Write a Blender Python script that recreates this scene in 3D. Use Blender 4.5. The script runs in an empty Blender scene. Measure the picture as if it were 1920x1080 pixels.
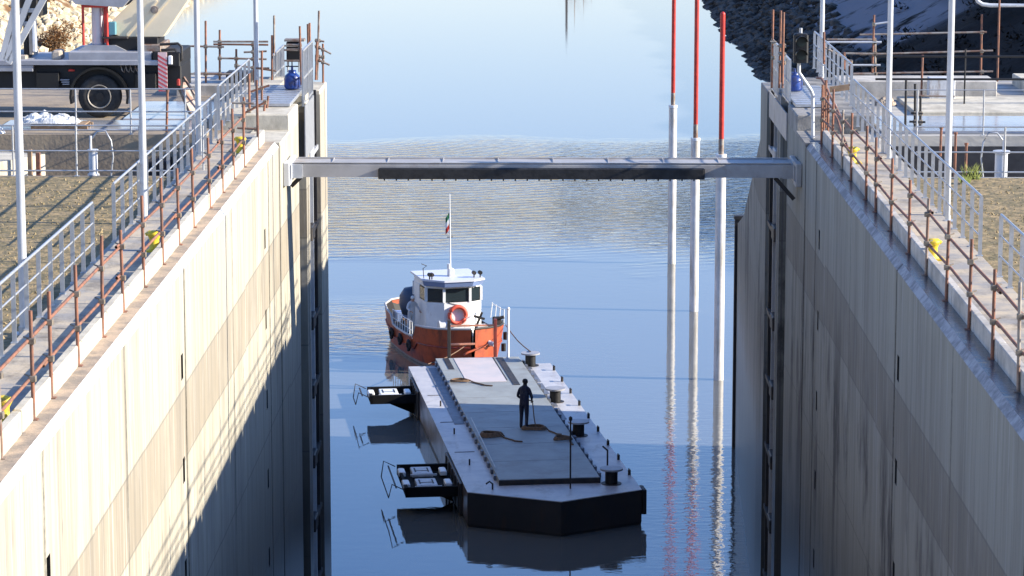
import bpy, bmesh, math, random
from mathutils import Vector, Matrix
random.seed(7)
S = bpy.context.scene
C = S.collection
R = math.radians

# ------------------------------------------------------------------ camera
CAMH = 23.5
cd = bpy.data.cameras.new('camera'); cam = bpy.data.objects.new('camera', cd); C.objects.link(cam)
cd.sensor_width = 36; cd.lens = 5500/1920*36; cd.clip_start = 1; cd.clip_end = 6000
cam.location = (0, 0, CAMH)
cam.rotation_euler = (R(90-9.4454), 0, R(0.7193))
S.camera = cam

# ------------------------------------------------------------------ sky and sun
SUN_EL, SUN_AZ = 22.1, -6.0       # azimuth counted from +X towards +Y
w = bpy.data.worlds.new('World'); S.world = w; w.use_nodes = True
nt = w.node_tree; nt.nodes.clear()
sky = nt.nodes.new('ShaderNodeTexSky'); sky.sky_type = 'NISHITA'; sky.sun_disc = False
sky.sun_elevation = R(SUN_EL); sky.sun_rotation = R(90-SUN_AZ)
sky.air_density = 1.0; sky.dust_density = 0.25; sky.ozone_density = 2.2
bg = nt.nodes.new('ShaderNodeBackground'); bg.inputs['Strength'].default_value = 0.118
wo = nt.nodes.new('ShaderNodeOutputWorld')
tn = nt.nodes.new('ShaderNodeMix'); tn.data_type = 'RGBA'; tn.blend_type = 'MULTIPLY'; tn.inputs[0].default_value = 1; tn.inputs[7].default_value = (.96, .91, 1.20, 1)
gc = nt.nodes.new('ShaderNodeTexCoord'); gz = nt.nodes.new('ShaderNodeSeparateXYZ'); nt.links.new(gc.outputs['Generated'], gz.inputs[0])
ge = nt.nodes.new('ShaderNodeMapRange'); ge.inputs[1].default_value = .07; ge.inputs[2].default_value = .26; nt.links.new(gz.outputs[2], ge.inputs[0])
gt = nt.nodes.new('ShaderNodeMix'); gt.data_type = 'RGBA'; gt.inputs[6].default_value = (1.0, .93, 1.08, 1); gt.inputs[7].default_value = (.80, .98, 1.35, 1)
nt.links.new(ge.outputs[0], gt.inputs[0]); nt.links.new(gt.outputs[2], tn.inputs[7])
nt.links.new(sky.outputs[0], tn.inputs[6]); nt.links.new(tn.outputs[2], bg.inputs[0]); nt.links.new(bg.outputs[0], wo.inputs[0])
ld = bpy.data.lights.new('sun', 'SUN'); ld.energy = 5.0; ld.angle = R(0.5); ld.color = (1, .92, .78)
sun = bpy.data.objects.new('sun', ld); C.objects.link(sun)
sd = Vector((math.cos(R(SUN_EL))*math.cos(R(SUN_AZ)), math.cos(R(SUN_EL))*math.sin(R(SUN_AZ)), math.sin(R(SUN_EL))))
sun.rotation_euler = sd.to_track_quat('Z', 'Y').to_euler()
S.view_settings.view_transform = 'Standard'; S.view_settings.look = 'None'
S.view_settings.exposure = 1.1; S.view_settings.gamma = 1
S.cycles.max_bounces = 8; S.cycles.use_denoising = True

# ------------------------------------------------------------------ sight lines: a pixel of the survey photo -> a point on a real plane
_th = math.atan(915/5500); _yw = R(0.7193)
_f = Vector((-math.sin(_yw)*math.cos(_th), math.cos(_yw)*math.cos(_th), -math.sin(_th)))
_r = Vector((math.cos(_yw), math.sin(_yw), 0)); _u = _r.cross(_f)
def at(px, py, x=None, y=None, z=None):
    d = _f*5500 + _r*(px-960) + _u*(540-py)
    if x is not None: t = x/d.x
    elif y is not None: t = y/d.y
    else: t = (z-CAMH)/d.z
    return Vector((0, 0, CAMH)) + d*t

# ------------------------------------------------------------------ materials
def mat(name, base, rough=.7, metal=0., var=.0, vscale=3., bump=0., bscale=20., base2=None, stretch=(1,1,1), spec=.5, coords='pos', thr=(.4,.6), dirt=None, dscale=(1.2,1.2,1.2), dthr=(.52,.68)):
    m = bpy.data.materials.new(name); m.use_nodes = True
    t = m.node_tree; b = t.nodes['Principled BSDF']
    b.inputs['Roughness'].default_value = rough; b.inputs['Metallic'].default_value = metal
    b.inputs['Specular IOR Level'].default_value = spec
    c2 = base2 or tuple(min(1, c*(1-var)) for c in base)
    b.inputs['Base Color'].default_value = (*base, 1)
    if coords == 'pos': g = t.nodes.new('ShaderNodeNewGeometry'); co = g.outputs['Position']
    else: g = t.nodes.new('ShaderNodeTexCoord'); co = g.outputs['Object']
    mp = t.nodes.new('ShaderNodeMapping'); mp.inputs['Scale'].default_value = stretch
    t.links.new(co, mp.inputs[0])
    if var > 0 or base2:
        n = t.nodes.new('ShaderNodeTexNoise'); n.inputs['Scale'].default_value = vscale; n.inputs['Detail'].default_value = 6; n.inputs['Roughness'].default_value = .65
        t.links.new(mp.outputs[0], n.inputs[0])
        mr = t.nodes.new('ShaderNodeMapRange'); mr.inputs[1].default_value = thr[0]; mr.inputs[2].default_value = thr[1]
        t.links.new(n.outputs[0], mr.inputs[0])
        mx = t.nodes.new('ShaderNodeMix'); mx.data_type = 'RGBA'
        mx.inputs[6].default_value = (*base, 1); mx.inputs[7].default_value = (*c2, 1)
        t.links.new(mr.outputs[0], mx.inputs[0]); t.links.new(mx.outputs[2], b.inputs['Base Color'])
    if dirt:
        gd = t.nodes.new('ShaderNodeNewGeometry'); md = t.nodes.new('ShaderNodeMapping'); md.inputs['Scale'].default_value = dscale
        t.links.new(gd.outputs['Position'], md.inputs[0])
        nd = t.nodes.new('ShaderNodeTexNoise'); nd.inputs['Scale'].default_value = 1; nd.inputs['Detail'].default_value = 9; nd.inputs['Roughness'].default_value = .72
        t.links.new(md.outputs[0], nd.inputs[0])
        rd = t.nodes.new('ShaderNodeMapRange'); rd.inputs[1].default_value = dthr[0]; rd.inputs[2].default_value = dthr[1]; rd.inputs[4].default_value = .85
        t.links.new(nd.outputs[0], rd.inputs[0])
        xd = t.nodes.new('ShaderNodeMix'); xd.data_type = 'RGBA'; xd.inputs[7].default_value = (*dirt, 1)
        src = b.inputs['Base Color'].links[0].from_socket if b.inputs['Base Color'].links else None
        if src: t.links.new(src, xd.inputs[6])
        else: xd.inputs[6].default_value = (*base, 1)
        t.links.new(rd.outputs[0], xd.inputs[0]); t.links.new(xd.outputs[2], b.inputs['Base Color'])
    if bump > 0:
        n2 = t.nodes.new('ShaderNodeTexNoise'); n2.inputs['Scale'].default_value = bscale; n2.inputs['Detail'].default_value = 5
        t.links.new(mp.outputs[0], n2.inputs[0])
        bp = t.nodes.new('ShaderNodeBump'); bp.inputs['Strength'].default_value = 1; bp.inputs['Distance'].default_value = bump
        t.links.new(n2.outputs[0], bp.inputs['Height']); t.links.new(bp.outputs[0], b.inputs['Normal'])
    return m

class NT:
    """tiny node-tree writer"""
    def __init__(s, m): s.t = m.node_tree
    def n(s, kind, **kw):
        o = s.t.nodes.new(kind)
        for k, v in kw.items():
            if k.startswith('i'): 
                i = k[1:]; i = int(i) if i.isdigit() else i
                if hasattr(v, 'is_linked') : s.t.links.new(v, o.inputs[i])
                else: o.inputs[i].default_value = v
            else: setattr(o, k, v)
        return o
    def math(s, op, a, b=None, c=None):
        o = s.t.nodes.new('ShaderNodeMath'); o.operation = op
        for i, v in enumerate((a, b, c)):
            if v is None: continue
            if hasattr(v, 'is_linked'): s.t.links.new(v, o.inputs[i])
            else: o.inputs[i].default_value = v
        return o.outputs[0]
    def rng(s, v, a, b, c=0., d=1.):
        o = s.n('ShaderNodeMapRange', i0=v, i1=a, i2=b, i3=c, i4=d); return o.outputs[0]
    def mix(s, f, a, b):
        o = s.t.nodes.new('ShaderNodeMix'); o.data_type = 'RGBA'
        for i, v in ((0, f), (6, a), (7, b)):
            if hasattr(v, 'is_linked'): s.t.links.new(v, o.inputs[i])
            else: o.inputs[i].default_value = v if i == 0 else (*v, 1)
        return o.outputs[2]

def wall_concrete(name, tint=(1,1,1), blotch=.25):
    """board-marked lock wall concrete: pour lifts in z, boards and runs of dirt down the face, wet foot with painted shade"""
    m = bpy.data.materials.new(name); m.use_nodes = True; k = NT(m); t = m.node_tree
    b = t.nodes['Principled BSDF']
    g = k.n('ShaderNodeNewGeometry'); sp = k.n('ShaderNodeSeparateXYZ', i0=g.outputs['Position'])
    x, y, z = sp.outputs
    along = k.math('ADD', y, k.math('MULTIPLY', x, .6))
    v1 = k.n('ShaderNodeCombineXYZ', i0=k.math('MULTIPLY', along, 1.6), i1=k.math('MULTIPLY', z, .10))
    streak = k.n('ShaderNodeTexNoise', i0=v1.outputs[0], iScale=1., iDetail=7., iRoughness=.7).outputs[0]
    v2 = k.n('ShaderNodeCombineXYZ', i0=k.math('MULTIPLY', along, .35), i1=k.math('MULTIPLY', z, .3))
    cloud = k.n('ShaderNodeTexNoise', i0=v2.outputs[0], iScale=1., iDetail=5., iRoughness=.6).outputs[0]
    v3 = k.n('ShaderNodeCombineXYZ', i0=k.math('MULTIPLY', along, 5.5), i1=k.math('MULTIPLY', z, .22))
    streak2 = k.n('ShaderNodeTexNoise', i0=v3.outputs[0], iScale=1., iDetail=6., iRoughness=.65).outputs[0]
    fine = k.n('ShaderNodeTexNoise', i0=g.outputs['Position'], iScale=9., iDetail=6., iRoughness=.7).outputs[0]
    # pour lifts
    zz = k.math('ADD', z, k.math('MULTIPLY', k.math('SUBTRACT', cloud, .5), .9))
    panel = k.math('FLOOR', k.math('DIVIDE', along, 5.2))
    pn = k.n('ShaderNodeTexWhiteNoise', noise_dimensions='1D', i1=panel).outputs[0]
    zz2 = k.math('ADD', z, k.math('MULTIPLY', pn, .12))
    lift = k.math('MULTIPLY', k.rng(zz2, 13.42, 13.36), k.rng(zz2, 12.05, 12.15))
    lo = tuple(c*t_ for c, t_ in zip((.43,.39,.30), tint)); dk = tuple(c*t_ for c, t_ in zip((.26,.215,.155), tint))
    col = k.mix(k.rng(lift, 0, 1, .0, .72), lo, dk)
    col = k.mix(k.rng(streak, .46, .66, 0, .65), col, tuple(c*t_ for c, t_ in zip((.20,.175,.14), tint)))
    col = k.mix(k.rng(cloud, .5, .7, 0, .35), col, tuple(c*t_ for c, t_ in zip((.46,.42,.33), tint)))
    col = k.mix(k.rng(streak2, .54, .68, 0, .4), col, tuple(c*t_ for c, t_ in zip((.21,.18,.13), tint)))
    col = k.mix(k.rng(streak2, .46, .34, 0, .45), col, tuple(c*t_ for c, t_ in zip((.62,.60,.54), tint)))
    bn = k.n('ShaderNodeTexWhiteNoise', noise_dimensions='1D', i1=k.math('FLOOR', k.math('DIVIDE', along, .62))).outputs[0]
    col = k.mix(k.rng(bn, 0, 1, 0, .16), col, (.18,.165,.14))
    # board joints and panel joints
    fr = k.math('FRACT', k.math('DIVIDE', along, 1.24)); j = k.math('LESS_THAN', fr, .022)
    col = k.mix(k.math('MULTIPLY', j, .6), col, (.12,.11,.10))
    # damp runs bleeding from the open joints
    for yj, wd in ((36.2,.10),(43.5,.08),(50.78,.16),(58.6,.08),(66.38,.17),(69.2,.25),(77.4,.3)):
        dj = k.math('ABSOLUTE', k.math('SUBTRACT', k.math('ADD', y, k.math('MULTIPLY', k.math('SUBTRACT', streak2, .5), .5)), yj))
        col = k.mix(k.math('MULTIPLY', k.rng(dj, wd, wd*.2), k.rng(fine, .35, .6, .35, .8)), col, (.055,.05,.035))
    v4 = k.n('ShaderNodeCombineXYZ', i0=k.math('MULTIPLY', along, .55), i1=k.math('MULTIPLY', z, .16))
    bl = k.n('ShaderNodeTexNoise', i0=v4.outputs[0], iScale=1., iDetail=8., iRoughness=.7).outputs[0]
    col = k.mix(k.math('MULTIPLY', k.rng(bl, .50, .60), k.rng(z, 13.3, 11.0, 0, blotch)), col, (.06,.055,.05))
    v5 = k.n('ShaderNodeCombineXYZ', i0=k.math('MULTIPLY', along, 9.), i1=k.math('MULTIPLY', z, .5))
    ef = k.n('ShaderNodeTexNoise', i0=v5.outputs[0], iScale=1., iDetail=5., iRoughness=.6).outputs[0]
    col = k.mix(k.math('MULTIPLY', k.rng(ef, .62, .70), k.rng(bl, .45, .6, .1, .5)), col, (.55,.53,.48))
    # pour lines every 1.3 .. below the lift band
    for zl in (13.39, 12.1, 9.2, 6.3, 3.4):
        ln = k.math('LESS_THAN', k.math('ABSOLUTE', k.math('SUBTRACT', zz2, zl)), .022)
        col = k.mix(k.math('MULTIPLY', ln, .45), col, (.10,.09,.08))
    # rust and weep spots
    wp = k.n('ShaderNodeCombineXYZ', i0=k.math('MULTIPLY', along, 3.), i1=k.math('MULTIPLY', z, .7))
    sp_ = k.n('ShaderNodeTexNoise', i0=wp.outputs[0], iScale=1.3, iDetail=2.).outputs[0]
    col = k.mix(k.rng(sp_, .68, .74, 0, .5), col, (.14,.12,.10))
    # wet foot, darkened further to deepen the shadow low on the wall
    wz = k.math('ADD', z, k.math('MULTIPLY', k.math('SUBTRACT', streak, .5), 5.))
    wet = k.rng(wz, 10.0, 5.0)
    col = k.mix(k.math('MULTIPLY', wet, .88), col, (.035,.033,.03))
    t.links.new(col, b.inputs['Base Color'])
    rr = k.rng(wet, 0, 1, .82, .36)
    t.links.new(rr, b.inputs['Roughness'])
    h = k.math('ADD', k.math('MULTIPLY', fine, .4), k.math('MULTIPLY', streak, 1.))
    bp = k.n('ShaderNodeBump', iStrength=1., iDistance=.012, iHeight=h)
    t.links.new(bp.outputs[0], b.inputs['Normal'])
    return m

M = {}
M['wall'] = wall_concrete('lock_wall_concrete')
M['wall_r'] = wall_concrete('shade_tinted_wall_concrete', (.62,.66,.72), 1.0)  # cooler, darker tint paints the shade on this wall; the blotches are stains
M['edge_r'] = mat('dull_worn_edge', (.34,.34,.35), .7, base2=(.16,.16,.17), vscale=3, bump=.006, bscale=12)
M['conc'] = mat('concrete', (.52,.48,.42), .85, var=.35, vscale=1.6, bump=.006, bscale=30)
M['conc_pale'] = mat('pale_concrete', (.60,.54,.42), .85, var=.25, vscale=2.2, bump=.005, bscale=30, dirt=(.30,.26,.20), dscale=(1.5,1.2,.6), dthr=(.5,.68))
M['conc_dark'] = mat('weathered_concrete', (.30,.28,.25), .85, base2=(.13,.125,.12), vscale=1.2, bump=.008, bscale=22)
M['ledge'] = mat('sandy_ledge', (.46,.35,.25), .9, base2=(.25,.21,.17), vscale=2.5, bump=.01, bscale=25)
M['ledge_dark'] = mat('dark_glossy_ledge', (.10,.11,.12), .22, base2=(.04,.045,.05), vscale=1.8, bump=.008, bscale=9, thr=(.35,.65))  # darker, bluer and glossier than the sandy ledge
M['edge'] = mat('worn_pale_edge', (.70,.69,.68), .8, base2=(.48,.45,.42), vscale=4, bump=.006, bscale=18)
M['slab'] = mat('walkway_slab', (.50,.41,.29), .85, base2=(.30,.28,.255), vscale=1.3, bump=.006, bscale=25, dirt=(.17,.145,.115), dscale=(1.5,.9,1), dthr=(.5,.66))
M['galv'] = mat('galvanised_steel', (.48,.49,.50), .45, .55, var=.15, vscale=6)
M['white_steel'] = mat('galvanised_pole', (.58,.59,.60), .4, .2, var=.12, vscale=3)
M['rust'] = mat('rusty_scaffold_tube', (.30,.125,.07), .75, .1, base2=(.16,.085,.06), vscale=5)
M['tube'] = mat('galvanised_scaffold_tube', (.34,.31,.27), .6, .4, base2=(.22,.13,.09), vscale=3)
M['clamp'] = mat('scaffold_coupler', (.30,.25,.19), .6, .5, var=.4, vscale=9)
M['yellow'] = mat('yellow_paint', (.80,.58,.03), .5, var=.3, vscale=8, dirt=(.30,.18,.05), dscale=(7,7,7), dthr=(.52,.62))
M['black'] = mat('black_paint', (.005,.005,.006), .6, var=.3, vscale=4)
M['rubber'] = mat('black_rubber', (.008,.008,.009), .6, base2=(.02,.02,.021), vscale=5, bump=.006, bscale=12)
M['dark'] = mat('dark_recess', (.01,.01,.011), .8, var=.3)
M['dark_steel'] = mat('dark_steel', (.02,.02,.022), .6, .2, base2=(.045,.036,.03), vscale=2)
M['grey_steel'] = mat('grey_beam_paint', (.40,.385,.37), .55, .0, base2=(.33,.315,.30), vscale=1.5, dirt=(.25,.20,.16), dscale=(1.2,1.2,1.2), dthr=(.54,.7))
M['red'] = mat('red_paint', (.62,.045,.03), .45, var=.3, vscale=3, dirt=(.30,.05,.04), dscale=(4,4,.5), dthr=(.5,.66))
M['pile'] = mat('white_pile_paint', (.74,.71,.67), .5, base2=(.62,.59,.54), vscale=1.5, dirt=(.35,.30,.22), dscale=(3,3,.35), dthr=(.5,.66))
M['blue'] = mat('blue_enamel', (.02,.06,.26), .35, var=.3, vscale=5, dirt=(.05,.05,.10), dscale=(6,6,6), dthr=(.5,.62))
M['grass_dry'] = None
M['orange'] = mat('orange_red_hull_paint', (.43,.08,.025), .5, base2=(.22,.04,.018), vscale=1.5, bump=.006, bscale=6, thr=(.45,.7), dirt=(.12,.035,.02), dscale=(2.5,2.5,.8), dthr=(.5,.66))
M['hull_red'] = mat('dull_red_and_shade_paint', (.34,.05,.03), .5, base2=(.16,.035,.03), vscale=1.2, bump=.006, bscale=6)
M['white'] = mat('white_gloss_paint', (.80,.80,.78), .4, var=.1, vscale=2, dirt=(.35,.24,.15), dscale=(4,4,.7), dthr=(.57,.74))
M['offwhite'] = mat('offwhite_paint', (.62,.63,.64), .5, var=.2, vscale=3, dirt=(.25,.19,.14), dscale=(4,4,1), dthr=(.55,.7))
M['glass'] = mat('dark_window_glass', (.02,.03,.035), .06, spec=.8)
M['deck_grey'] = mat('grey_deck_plate', (.31,.33,.32), .6, base2=(.26,.275,.265), vscale=.9, bump=.002, bscale=20, dirt=(.20,.19,.175), dscale=(.8,.8,.8), dthr=(.5,.74))
M['side_deck'] = mat('lavender_grey_side_deck', (.52,.50,.49), .42, base2=(.42,.41,.42), vscale=1.4, bump=.003, bscale=10, dirt=(.24,.20,.17), dscale=(1.5,.7,1), dthr=(.54,.74))
M['frame_black'] = mat('matt_black_frame', (.01,.01,.011), .85, var=.3, vscale=4, spec=.15)
M['hull_black'] = mat('black_hull_plate', (.026,.025,.026), .55, base2=(.036,.032,.032), vscale=.8, bump=.004, bscale=4, dirt=(.05,.03,.02), dscale=(2.2,2.2,.5), dthr=(.52,.68))
M['hull_side'] = mat('grey_hull_side', (.30,.27,.29), .35, base2=(.12,.10,.09), vscale=.6, bump=.004, bscale=4, stretch=(1,1,2.5), dirt=(.10,.06,.04), dscale=(1,1,.4), dthr=(.5,.62))
M['rope'] = mat('brown_rope', (.20,.12,.07), .9, var=.4, vscale=12)
M['cream'] = mat('cream_crane_paint', (.90,.76,.52), .45, var=.12, vscale=.8)
M['tyre'] = mat('tyre_rubber', (.018,.017,.016), .85, base2=(.04,.038,.035), vscale=5)
M['crane_grey'] = mat('grey_crane_deck', (.36,.36,.38), .5, .1, var=.2, vscale=2)
M['chrome'] = mat('pale_steel_cylinder', (.62,.60,.64), .35, .4)
M['navy'] = mat('navy_work_clothes', (.014,.016,.04), .85, var=.3, vscale=9, dirt=(.05,.05,.06), dscale=(9,9,4), dthr=(.5,.62))
M['skin'] = mat('skin', (.45,.27,.19), .6)
M['hair'] = mat('dark_cap', (.02,.018,.02), .8)
M['tarp'] = mat('crumpled_pale_sheeting', (.68,.68,.66), .5, base2=(.42,.42,.40), vscale=3, bump=.05, bscale=5)
M['wood'] = mat('scaffold_timber', (.34,.23,.14), .85, var=.4, vscale=4)
M['green'] = mat('flag_green', (.02,.14,.06), .8)
M['teal'] = mat('teal_housing', (.10,.26,.30), .5)
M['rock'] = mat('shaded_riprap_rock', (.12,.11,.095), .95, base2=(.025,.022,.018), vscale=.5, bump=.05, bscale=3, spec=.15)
M['shade_wet_slab'] = mat('shade_toned_wet_slab', (.26,.27,.29), .16, base2=(.40,.39,.38), vscale=.5, bump=.003, bscale=5)  # blue-grey gloss stands for sky-lit shade on wet concrete

# ------------------------------------------------------------------ mesh builder
def frame(d):
    d = d.normalized(); a = Vector((0,0,1)) if abs(d.z) < .9 else Vector((1,0,0))
    u = d.cross(a).normalized(); return u, d.cross(u).normalized()
class MB:
    def __init__(s): s.v = []; s.f = []; s.m = []; s.mi = 0; s.sm = []
    def add(s, vs, fs, smooth=False):
        o = len(s.v); s.v += [tuple(p) for p in vs]
        for f in fs: s.f.append([i+o for i in f]); s.m.append(s.mi); s.sm.append(smooth)
        return s
    def mat(s, i): s.mi = i; return s
    def box(s, x0, x1, y0, y1, z0, z1):
        vs = [(x, y, z) for z in (z0, z1) for y in (y0, y1) for x in (x0, x1)]
        return s.add(vs, [(0,2,3,1),(4,5,7,6),(0,1,5,4),(2,6,7,3),(0,4,6,2),(1,3,7,5)])
    def bev(s, x0, x1, y0, y1, z0, z1, b=.02):
        """box with chamfered vertical and top edges"""
        def ring(i, z): return [(x0+i+b,y0+i,z),(x1-i-b,y0+i,z),(x1-i,y0+i+b,z),(x1-i,y1-i-b,z),(x1-i-b,y1-i,z),(x0+i+b,y1-i,z),(x0+i,y1-i-b,z),(x0+i,y0+i+b,z)]
        vs = ring(0, z0)+ring(0, z1-b)+ring(b, z1)
        fs = [tuple(range(7,-1,-1)), tuple(range(16,24))]
        for k in range(2):
            for i in range(8): fs.append((k*8+i, k*8+(i+1)%8, k*8+8+(i+1)%8, k*8+8+i))
        return s.add(vs, fs)
    def tube(s, p0, p1, r, n=8, r1=None, caps=True):
        p0 = Vector(p0); p1 = Vector(p1); u, v = frame(p1-p0); r1 = r if r1 is None else r1
        vs = [];
        for p, rr in ((p0, r), (p1, r1)):
            for i in range(n):
                a = 2*math.pi*i/n; vs.append(p+u*rr*math.cos(a)+v*rr*math.sin(a))
        s.add(vs, [(i, i+n, (i+1)%n+n, (i+1)%n) for i in range(n)], True)
        if caps: s.add(vs[:n], [tuple(range(n))]); s.add(vs[n:], [tuple(range(n-1,-1,-1))])
        return s
    def path(s, pts, r, n=8):
        for a, b in zip(pts[:-1], pts[1:]): s.tube(a, b, r, n)
        return s
    def sweep(s, pts, r, n=8, closed=False):
        pts = [Vector(p) for p in pts]; N = len(pts); vs = []
        for i, p in enumerate(pts):
            d = (pts[(i+1)%N]-pts[i-1]) if closed or 0 < i < N-1 else (pts[1]-pts[0] if i == 0 else pts[-1]-pts[-2])
            u, v = frame(d)
            rr = r[i] if isinstance(r, (list, tuple)) else r
            for k in range(n):
                a = 2*math.pi*k/n; vs.append(p+u*rr*math.cos(a)+v*rr*math.sin(a))
        fs = []
        for i in range(N if closed else N-1):
            j = (i+1)%N
            for k in range(n): fs.append((i*n+k, i*n+(k+1)%n, j*n+(k+1)%n, j*n+k))
        return s.add(vs, fs, True)
    def bar(s, p0, p1, w, h):
        """rectangular bar along p0-p1, w sideways, h upwards"""
        p0 = Vector(p0); p1 = Vector(p1); d = (p1-p0).normalized()
        up = Vector((0,0,1)) if abs(d.z) < .95 else Vector((0,1,0))
        sx = d.cross(up).normalized(); uy = sx.cross(d).normalized()
        vs = [p+sx*a*w/2+uy*b*h/2 for p in (p0, p1) for a, b in ((-1,-1),(1,-1),(1,1),(-1,1))]
        return s.add(vs, [(3,2,1,0),(4,5,6,7),(0,1,5,4),(1,2,6,5),(2,3,7,6),(3,0,4,7)])
    def lathe(s, c, prof, n=24, ax='z'):
        c = Vector(c); vs = []
        for (r, h) in prof:
            for i in range(n):
                a = 2*math.pi*i/n
                if ax == 'z': vs.append(c+Vector((r*math.cos(a), r*math.sin(a), h)))
                else: vs.append(c+Vector((r*math.cos(a), h, r*math.sin(a))))
        fs = []
        for k in range(len(prof)-1):
            for i in range(n): fs.append((k*n+i, k*n+(i+1)%n, (k+1)*n+(i+1)%n, (k+1)*n+i))
        s.add(vs, fs, True)
        s.add(vs[:n], [tuple(range(n-1,-1,-1))]); s.add(vs[-n:], [tuple(range(n))])
        return s
    def prism(s, pts, ax, a0, a1):
        """polygon pts (2D) extruded along axis ax ('x','y','z')"""
        def P(p, a): return {'x': (a, p[0], p[1]), 'y': (p[0], a, p[1]), 'z': (p[0], p[1], a)}[ax]
        n = len(pts); vs = [P(p, a0) for p in pts]+[P(p, a1) for p in pts]
        return s.add(vs, [tuple(range(n)), tuple(range(2*n-1, n-1, -1))]+[(i, i+n, (i+1)%n+n, (i+1)%n) for i in range(n)])
    def build(s, name, m, parent=None):
        me = bpy.data.meshes.new(name); me.from_pydata(s.v, [], s.f)
        for x in (m if isinstance(m, (list, tuple)) else [m]): me.materials.append(x)
        for p, i, sm in zip(me.polygons, s.m, s.sm): p.material_index = i; p.use_smooth = sm
        b = bmesh.new(); b.from_mesh(me); bmesh.ops.recalc_face_normals(b, faces=b.faces); b.to_mesh(me); b.free()
        o = bpy.data.objects.new(name, me); C.objects.link(o)
        if parent: o.parent = parent
        return o

def tag(o, label=None, cat=None, group=None, kind=None):
    if label: o['label'] = label
    if cat: o['category'] = cat
    if group: o['group'] = group
    if kind: o['kind'] = kind
    return o
def thing(name, label, cat, loc=(0,0,0), rz=0, group=None):
    o = bpy.data.objects.new(name, None); C.objects.link(o); o.empty_display_size = .3
    o.location = loc; o.rotation_euler = (0, 0, rz); return tag(o, label, cat, group)
def copy_thing(src, loc, label, rz=None):
    r = src.copy(); C.objects.link(r); r.location = loc; r['label'] = label
    if rz is not None: r.rotation_euler = (0, 0, rz)
    for ch in list(src.children):
        c = ch.copy(); C.objects.link(c); c.parent = r
        for g in list(ch.children):
            d = g.copy(); C.objects.link(d); d.parent = c
    return r
def struct(name, mb, m): return tag(mb.build(name, m), kind='structure')
# ------------------------------------------------------------------ terrain: lake bed and both banks in one sheet
def hnoise(x, y): 
    from mathutils import noise
    return noise.fractal(Vector((x*.05, y*.05, 0)), 1., 2., 4)
def ground_z(x, y):
    n = hnoise(x, y)
    if x > 0: e = 19+1.2*hnoise(3, y*2); d = x-e; k = .46
    else:
        e = 43+2*hnoise(9, y); d = -x-e; k = .62
    z = -4 if d < -4 else d*k + (n*1.3 if d > 0 else 0)*min(1, max(0, d)/4)
    if d >= -4 and d < 0: z = d
    z = min(z, 34+n*3)
    if y > 520: z = max(z, min(4+n, (y-520)*.4-2))
    if y < 88: z = min(z, 15.2)
    return max(z, -4)
def make_terrain():
    xs = sorted(set([-1500,-900,-500,-300,-200,-150,-120,-100]+list(range(-90,-36,2))+[-30,-20,-10,0,8,12,15]+[16+i*.8 for i in range(20)]+[32+i*2 for i in range(30)]+[100,120,150,200,300,500,900,1500]))
    ys = sorted(set([-200,-100,-50,0,40,70,85,90]+list(range(95,420,3))+list(range(420,560,8))+[570,600,700,900,1400,2500]))
    vs = [(x, y, ground_z(x, y)) for y in ys for x in xs]; nx = len(xs)
    mb = MB(); mb.add(vs, [(j*nx+i, j*nx+i+1, (j+1)*nx+i+1, (j+1)*nx+i) for j in range(len(ys)-1) for i in range(nx-1)], True)
    m = bpy.data.materials.new('bank_soil_and_rock'); m.use_nodes = True; k = NT(m); t = m.node_tree; b = t.nodes['Principled BSDF']
    g = k.n('ShaderNodeNewGeometry'); sp = k.n('ShaderNodeSeparateXYZ', i0=g.outputs['Position']); x, y, z = sp.outputs
    n1 = k.n('ShaderNodeTexNoise', i0=g.outputs['Position'], iScale=.09, iDetail=6., iRoughness=.6).outputs[0]
    n2 = k.n('ShaderNodeTexNoise', i0=g.outputs['Position'], iScale=1.1, iDetail=8., iRoughness=.75).outputs[0]
    n3 = k.n('ShaderNodeTexNoise', i0=g.outputs['Position'], iScale=.3, iDetail=5., iRoughness=.6).outputs[0]
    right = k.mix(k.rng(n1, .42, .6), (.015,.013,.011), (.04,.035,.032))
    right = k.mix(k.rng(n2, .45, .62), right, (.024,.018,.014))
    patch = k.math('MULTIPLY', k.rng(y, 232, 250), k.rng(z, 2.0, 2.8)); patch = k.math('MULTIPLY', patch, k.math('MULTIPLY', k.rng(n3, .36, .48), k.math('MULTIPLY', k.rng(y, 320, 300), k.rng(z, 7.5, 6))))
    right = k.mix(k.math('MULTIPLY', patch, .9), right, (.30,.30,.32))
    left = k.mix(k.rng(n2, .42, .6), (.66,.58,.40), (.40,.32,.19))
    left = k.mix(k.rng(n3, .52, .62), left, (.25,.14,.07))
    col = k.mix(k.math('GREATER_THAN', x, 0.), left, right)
    t.links.new(col, b.inputs['Base Color']); b.inputs['Roughness'].default_value = .95; b.inputs['Specular IOR Level'].default_value = .1
    bp = k.n('ShaderNodeBump', iStrength=1., iDistance=.5, iHeight=n2); t.links.new(bp.outputs[0], b.inputs['Normal'])
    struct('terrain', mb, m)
make_terrain()

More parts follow.
